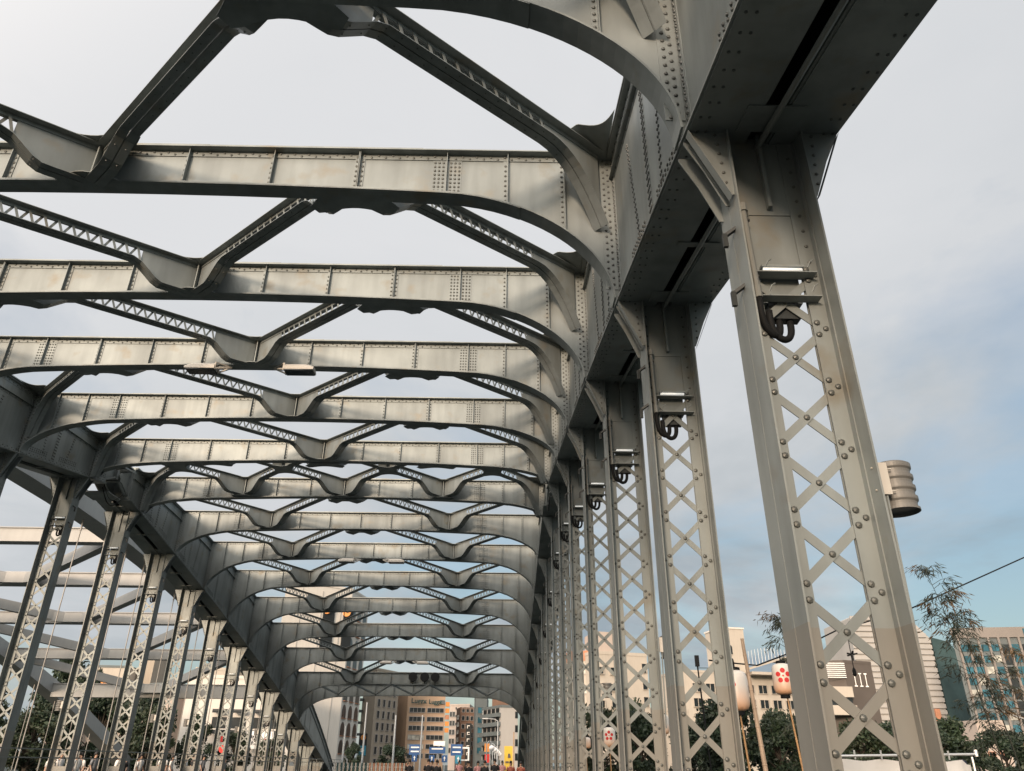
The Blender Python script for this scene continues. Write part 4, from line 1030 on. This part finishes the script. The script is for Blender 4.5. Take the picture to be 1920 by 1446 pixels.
for i, (x, y) in enumerate(((-1.4, 88), (-1.15, 98), (-.95, 108), (-.75, 120), (-.55, 134))):
    t = thing('globe_lamp', f'white globe street lamp, {ORD[i]} from the left below the grey lamp post', 'street lamp', (x, y, .1), 'globe lamps lining the far pavement')
    m = MB(); m.tube([(x, y, .1), (x, y, 3.1), (x, y, 3.6), (x+.25, y, 3.9), (x+.5, y, 3.8), (x+.55, y, 3.5)], .05, 6); m.build('post', POLEM, t)
    m = MB(); m.lathe((x+.55, y, 2.95), [(.05,0),(.22,.06),(.3,.2),(.31,.3),(.25,.45),(.08,.55)], 14); m.build('globe', GLOBE, t, True)
t = thing('site_barrier', 'striped green and red slatted barrier along the far left kerb', 'barrier', (-14, 92, .12))
for i in range(36):
    m = MB(); x = -18+.22*i; m.box(x, x+.14, 92, 92.06, .15, 1.75); m.build('slat', (TERRA if i > 15 else GREENS) if i % 2 else CREAM, t)
m = MB(); m.box(-18, -10.1, 92.07, 92.12, 1.3, 1.4); m.box(-18, -10.1, 92.07, 92.12, .5, .6); m.build('rail', POLEM, t)
t = thing('tram_post', 'thin dark pole behind the second right-hand hanger with a small box on top', 'pole', (15.2, 60, 0))
m = MB(); m.tube([(15.2, 60, 0), (14.9, 60, 8.4)], .06, 6); m.box(14.75, 15.05, 59.9, 60.1, 8.4, 9.2); m.tube([(14.9, 60, 8.3), (17.5, 60, 8.3)], .025, 5); m.build('pole', BLACK, t)
t = thing('no_entry_sign', 'round red road sign on a post in front of the left trees', 'sign', (-33.2, 100, .1))
m = MB(); m.lathe((-33.2, 100, 3.1), [(.02,-.04),(.42,-.04),(.42,0)], 18, 'y'); m.build('disc', REDS, t)
m = MB(); m.tube([(-33.2, 100.05, .1), (-33.2, 100.05, 3.6)], .05, 6); m.build('post', POLEM, t)

# ------------------------------------------------------------------ people
def ring_body(m, secs, n=12):
    vs = []; fs = []
    for cx_, cy_, z, rx, ry in secs:
        for i in range(n): a = 2*math.pi*i/n; vs.append((cx_+rx*math.cos(a), cy_+ry*math.sin(a), z))
    for j in range(len(secs)-1):
        for i in range(n): fs.append((j*n+i, j*n+(i+1) % n, (j+1)*n+(i+1) % n, (j+1)*n+i))
    fs += [tuple(range(n-1, -1, -1)), tuple(range((len(secs)-1)*n, len(secs)*n))]
    m.add(vs, fs)
def person_body():
    """one continuous skinned body: vertices per joint, grown with a Skin modifier"""
    V = [(0,0,.93),(0,.01,1.10),(0,.0,1.30),(0,-.0,1.42),(0,-.01,1.50),(0,-.03,1.60),(0,-.03,1.69)]
    rad = [(.145,.105),(.135,.10),(.165,.105),(.09,.07),(.052,.055),(.076,.092),(.062,.075)]
    E_ = [(0,1),(1,2),(2,3),(3,4),(4,5),(5,6)]
    for s in (-1, 1):
        b = len(V); V += [(s*.095,0,.86),(s*.10,-.02+s*.06,.48),(s*.10,.02+s*.05,.09),(s*.105,-.14+s*.05,.04)]
        rad += [(.09,.09),(.06,.06),(.042,.042),(.038,.03)]; E_ += [(0,b),(b,b+1),(b+1,b+2),(b+2,b+3)]
        b = len(V); V += [(s*.185,0,1.385),(s*.235,.02,1.12),(s*.24,-.09,.90),(s*.235,-.12,.82)]
        rad += [(.058,.058),(.043,.043),(.033,.033),(.036,.022)]; E_ += [(3,b),(b,b+1),(b+1,b+2),(b+2,b+3)]
        for f in range(5):
            c = len(V); x = s*(.235+(.0 if f == 4 else (f-1.5)*.016)); y = -.12-(.03 if f == 4 else (f-1.5)*.012)
            V += [(x-s*.0, y, .775 if f < 4 else .80), (x, y-.012, .735+.006*abs(f-1) if f < 4 else .775)]; rad += [(.009,.009),(.008,.008)]; E_ += [(b+3,c),(c,c+1)]
    me = bpy.data.meshes.new('body'); me.from_pydata(V, E_, []); me.update()
    o = bpy.data.objects.new('body', me); COL.objects.link(o); me.materials.append(SKIN)
    md = o.modifiers.new('skin', 'SKIN'); 
    for i, r_ in enumerate(rad): me.skin_vertices[0].data[i].radius = r_
    me.skin_vertices[0].data[0].use_root = True
    o.modifiers.new('sub', 'SUBSURF').levels = 1; o.modifiers['sub'].render_levels = 1
    dg = bpy.context.evaluated_depsgraph_get(); bm_ = bpy.data.meshes.new_from_object(o.evaluated_get(dg))
    bpy.data.objects.remove(o); bm_.name = 'body'; bm_.materials.clear(); bm_.materials.append(SKIN); return bm_
BODY = person_body()
def person_proto(shirt, long_hair):
    t = thing('person', 'person', 'person', (0,0,0))
    o = bpy.data.objects.new('body', BODY); COL.objects.link(o); o.parent = t
    m = MB(); ring_body(m, [(0,-.015,1.64,.088,.10),(0,-.01,1.70,.092,.108),(0,-.01,1.76,.072,.085),(0,-.01,1.79,.03,.04)])
    ring_body(m, [(0,.045,1.44 if long_hair else 1.58,.07,.045),(0,.04,1.66,.09,.07),(0,.02,1.72,.08,.07)]); m.build('hair', HAIR, t, True)
    m = MB(); ring_body(m, [(0,.0,.88,.17,.125),(0,.005,1.1,.155,.12),(0,0,1.3,.19,.125),(0,0,1.41,.16,.10),(0,0,1.455,.07,.075)])
    for s in (-1, 1): m.tube([(s*.15,0,1.40),(s*.205,.005,1.34),(s*.232,.018,1.16)], [.075,.07,.062], 10)
    m.build('shirt', shirt, t, True)
    m = MB(); ring_body(m, [(0,0,.80,.16,.12),(0,0,.95,.155,.115)])
    for s in (-1, 1): m.tube([(s*.085,0,.90),(s*.10,-.02+s*.06,.48),(s*.10,.02+s*.05,.10)], [.10,.075,.06], 10)
    m.build('trousers', TROUS, t, True)
    return t
protos = [person_proto(SHIRTS[i], i in (0, 2, 5)) for i in range(6)]
snm = ['white', 'black', 'rust red', 'grey', 'blue', 'pink']
used = set()
spots = []
rnd = random.Random(4)
for i, px in enumerate([-5.6, -4.9, -4.3, -3.6, -3.1, -2.5, -1.9, -1.4, -.9, -.3, .2, .7, 1.3]):
    spots.append((px, 52+rnd.uniform(-4, 14), rnd.choice([1,1,2,3,1,0,5]), 'crowd', i))
for i, yy in enumerate([30, 31.5, 33.4, 39.0, 39.8, 41, 42.2, 44.1, 46, 46.8, 48.2, 49.6, 51.5, 54, 56.2, 58, 60.5, 63]):
    spots.append((-19.5-rnd.uniform(0, .8)-1.0, yy, rnd.choice([0,0,1,3,0,4,5,0]), 'rail', i))
for x, y, c, grp, i in spots:
    t = protos[c] if c not in used else copy_tree(protos[c]); used.add(c)
    t.location = (x, y, G if grp == 'rail' else .12); t.rotation_euler = (0, 0, rnd.uniform(-.5, .5)+(math.pi/2 if grp == 'rail' and i % 3 else 0))
    s = rnd.uniform(.95, 1.05); t.scale = (s, s, s)
    hl = 'long' if c in (0, 2, 5) else 'short'
    if grp == 'crowd': t['label'] = f'{hl}-haired person in a {snm[c]} top, {ORD[i]} from the left under the portal'
    else: t['label'] = f'{hl}-haired person in a {snm[c]} top, {(ORD+["seventeenth","eighteenth"])[i]} from the left behind the railing'
    t['group'] = 'crowd under the far portal' if grp == 'crowd' else 'people walking behind the left railing'
for i, p_ in enumerate(protos):
    if i not in used:
        for ch in list(p_.children): bpy.data.objects.remove(ch)
        bpy.data.objects.remove(p_)

# ------------------------------------------------------------------ sky, sun, camera
SUN_EL, SUN_AZ = R(12), R(20)     # the sun stands low behind the camera, a little to its left
w = bpy.data.worlds.new('World'); SC.world = w; w.use_nodes = True
nt = w.node_tree; N = nt.nodes; L = nt.links
bg = N['Background']; bg.inputs['Strength'].default_value = .15
sky = N.new('ShaderNodeTexSky'); sky.sky_type = 'NISHITA'; sky.sun_disc = False; sky.sun_elevation = SUN_EL; sky.sun_rotation = math.pi+SUN_AZ
sky.air_density = 1.2; sky.dust_density = 1.5; sky.ozone_density = 2.0
tc = N.new('ShaderNodeTexCoord'); sep = N.new('ShaderNodeSeparateXYZ'); L.new(tc.outputs['Generated'], sep.inputs[0])
def math_(op, a, b=None):
    n = N.new('ShaderNodeMath'); n.operation = op
    for i, v in enumerate((a, b)):
        if v is None: continue
        if isinstance(v, (int, float)): n.inputs[i].default_value = v
        else: L.new(v, n.inputs[i])
    return n.outputs[0]
den = math_('ADD', math_('MAXIMUM', sep.outputs[2], 0.), .16)
cmb = N.new('ShaderNodeCombineXYZ'); L.new(math_('DIVIDE', sep.outputs[0], den), cmb.inputs[0]); L.new(math_('DIVIDE', sep.outputs[1], den), cmb.inputs[1]); cmb.inputs[2].default_value = 1.7
def cn(scale, det, off):
    mp = N.new('ShaderNodeMapping'); mp.inputs['Location'].default_value = off; L.new(cmb.outputs[0], mp.inputs['Vector'])
    n = N.new('ShaderNodeTexNoise'); n.inputs['Scale'].default_value = scale; n.inputs['Detail'].default_value = det; n.inputs['Roughness'].default_value = .55; n.inputs['Distortion'].default_value = .3
    L.new(mp.outputs[0], n.inputs['Vector']); return n.outputs['Fac']
def ramp2(f, p0, c0, p1, c1):
    r = N.new('ShaderNodeValToRGB'); r.color_ramp.elements[0].position = p0; r.color_ramp.elements[1].position = p1
    r.color_ramp.elements[0].color = (*c0, 1); r.color_ramp.elements[1].color = (*c1, 1); L.new(f, r.inputs[0]); return r.outputs[0]
cover = math_('ADD', cn(.95, 7, (3.1, .4, 0)), math_('MULTIPLY', math_('SUBTRACT', sep.outputs[2], .45), .55))
mask = ramp2(math_('SUBTRACT', cover, math_('MULTIPLY', sep.outputs[0], .12)), .28, (.50,.50,.50), .44, (1,1,1))
fz = math_('ADD', math_('SUBTRACT', sep.outputs[2], math_('MULTIPLY', sep.outputs[0], .20)), math_('MULTIPLY', math_('SUBTRACT', cn(1.1, 7, (7.7, 2.2, 0)), .5), 1.1))
rs = N.new('ShaderNodeValToRGB'); L.new(fz, rs.inputs[0]); cr = rs.color_ramp
cr.elements[0].position = .0; cr.elements[0].color = (2.3,2.75,3.1,1); cr.elements[1].position = .80; cr.elements[1].color = (4.95,5.0,5.12,1)
for p_, c_ in ((.2, (3.4,3.65,3.85,1)), (.42, (4.3,4.45,4.62,1))):
    e = cr.elements.new(p_); e.color = c_
shade = rs.outputs[0]
mixn = N.new('ShaderNodeMix'); mixn.data_type = 'RGBA'; L.new(mask, mixn.inputs[0]); tn = N.new('ShaderNodeMix'); tn.data_type = 'RGBA'; tn.blend_type = 'MULTIPLY'; tn.inputs[0].default_value = 1; tn.inputs[7].default_value = (1.0,1.08,1.12,1); L.new(sky.outputs[0], tn.inputs[6]); L.new(tn.outputs[2], mixn.inputs[6]); L.new(shade, mixn.inputs[7])
# warm glow added to the unseen sky behind the camera to light steel fronts
gl = N.new('ShaderNodeVectorMath'); gl.operation = 'DOT_PRODUCT'; L.new(tc.outputs['Generated'], gl.inputs[0])
gl.inputs[1].default_value = (-math.sin(SUN_AZ+.25)*.95, -math.cos(SUN_AZ+.25)*.86, .51)
gw = math_('MULTIPLY', math_('POWER', math_('MAXIMUM', gl.outputs['Value'], 0.), 2.4), math_('MINIMUM', math_('MAXIMUM', math_('MULTIPLY', math_('SUBTRACT', sep.outputs[2], .08), 3.), 0.), 1.))
wm_ = N.new('ShaderNodeMix'); wm_.data_type = 'RGBA'; L.new(gw, wm_.inputs[0]); wm_.inputs[6].default_value = (1,1,1,1); wm_.inputs[7].default_value = (6.0,5.25,4.5,1)
gm_ = N.new('ShaderNodeMix'); gm_.data_type = 'RGBA'; gm_.blend_type = 'MULTIPLY'; gm_.inputs[0].default_value = 1; L.new(mixn.outputs[2], gm_.inputs[6]); L.new(wm_.outputs[2], gm_.inputs[7])
L.new(gm_.outputs[2], bg.inputs['Color'])
sl = bpy.data.lights.new('sun', 'SUN'); sl.energy = 3.6; sl.angle = R(10); sl.color = (1., .76, .565)
so = bpy.data.objects.new('sun', sl); COL.objects.link(so)
sd = Vector((-math.sin(SUN_AZ)*math.cos(SUN_EL), -math.cos(SUN_AZ)*math.cos(SUN_EL), math.sin(SUN_EL)))
so.rotation_euler = sd.to_track_quat('Z', 'Y').to_euler()
cam = bpy.data.cameras.new('camera'); co = bpy.data.objects.new('camera', cam); COL.objects.link(co); SC.camera = co
co.matrix_world = Matrix(((0.999862, -0.013472, -0.00971, 0.0), (-0.014758, -0.452744, -0.891518, 0.0), (0.007614, 0.891539, -0.45288, 1.6), (0.0, 0.0, 0.0, 1.0)))
cam.lens = 26.3038
cam.sensor_width = 36; cam.clip_end = 9000; cam.clip_start = .05
SC.view_settings.view_transform = 'Standard'; SC.view_settings.look = 'None'; SC.view_settings.exposure = 0; SC.view_settings.gamma = 1
SC.cycles.max_bounces = 6
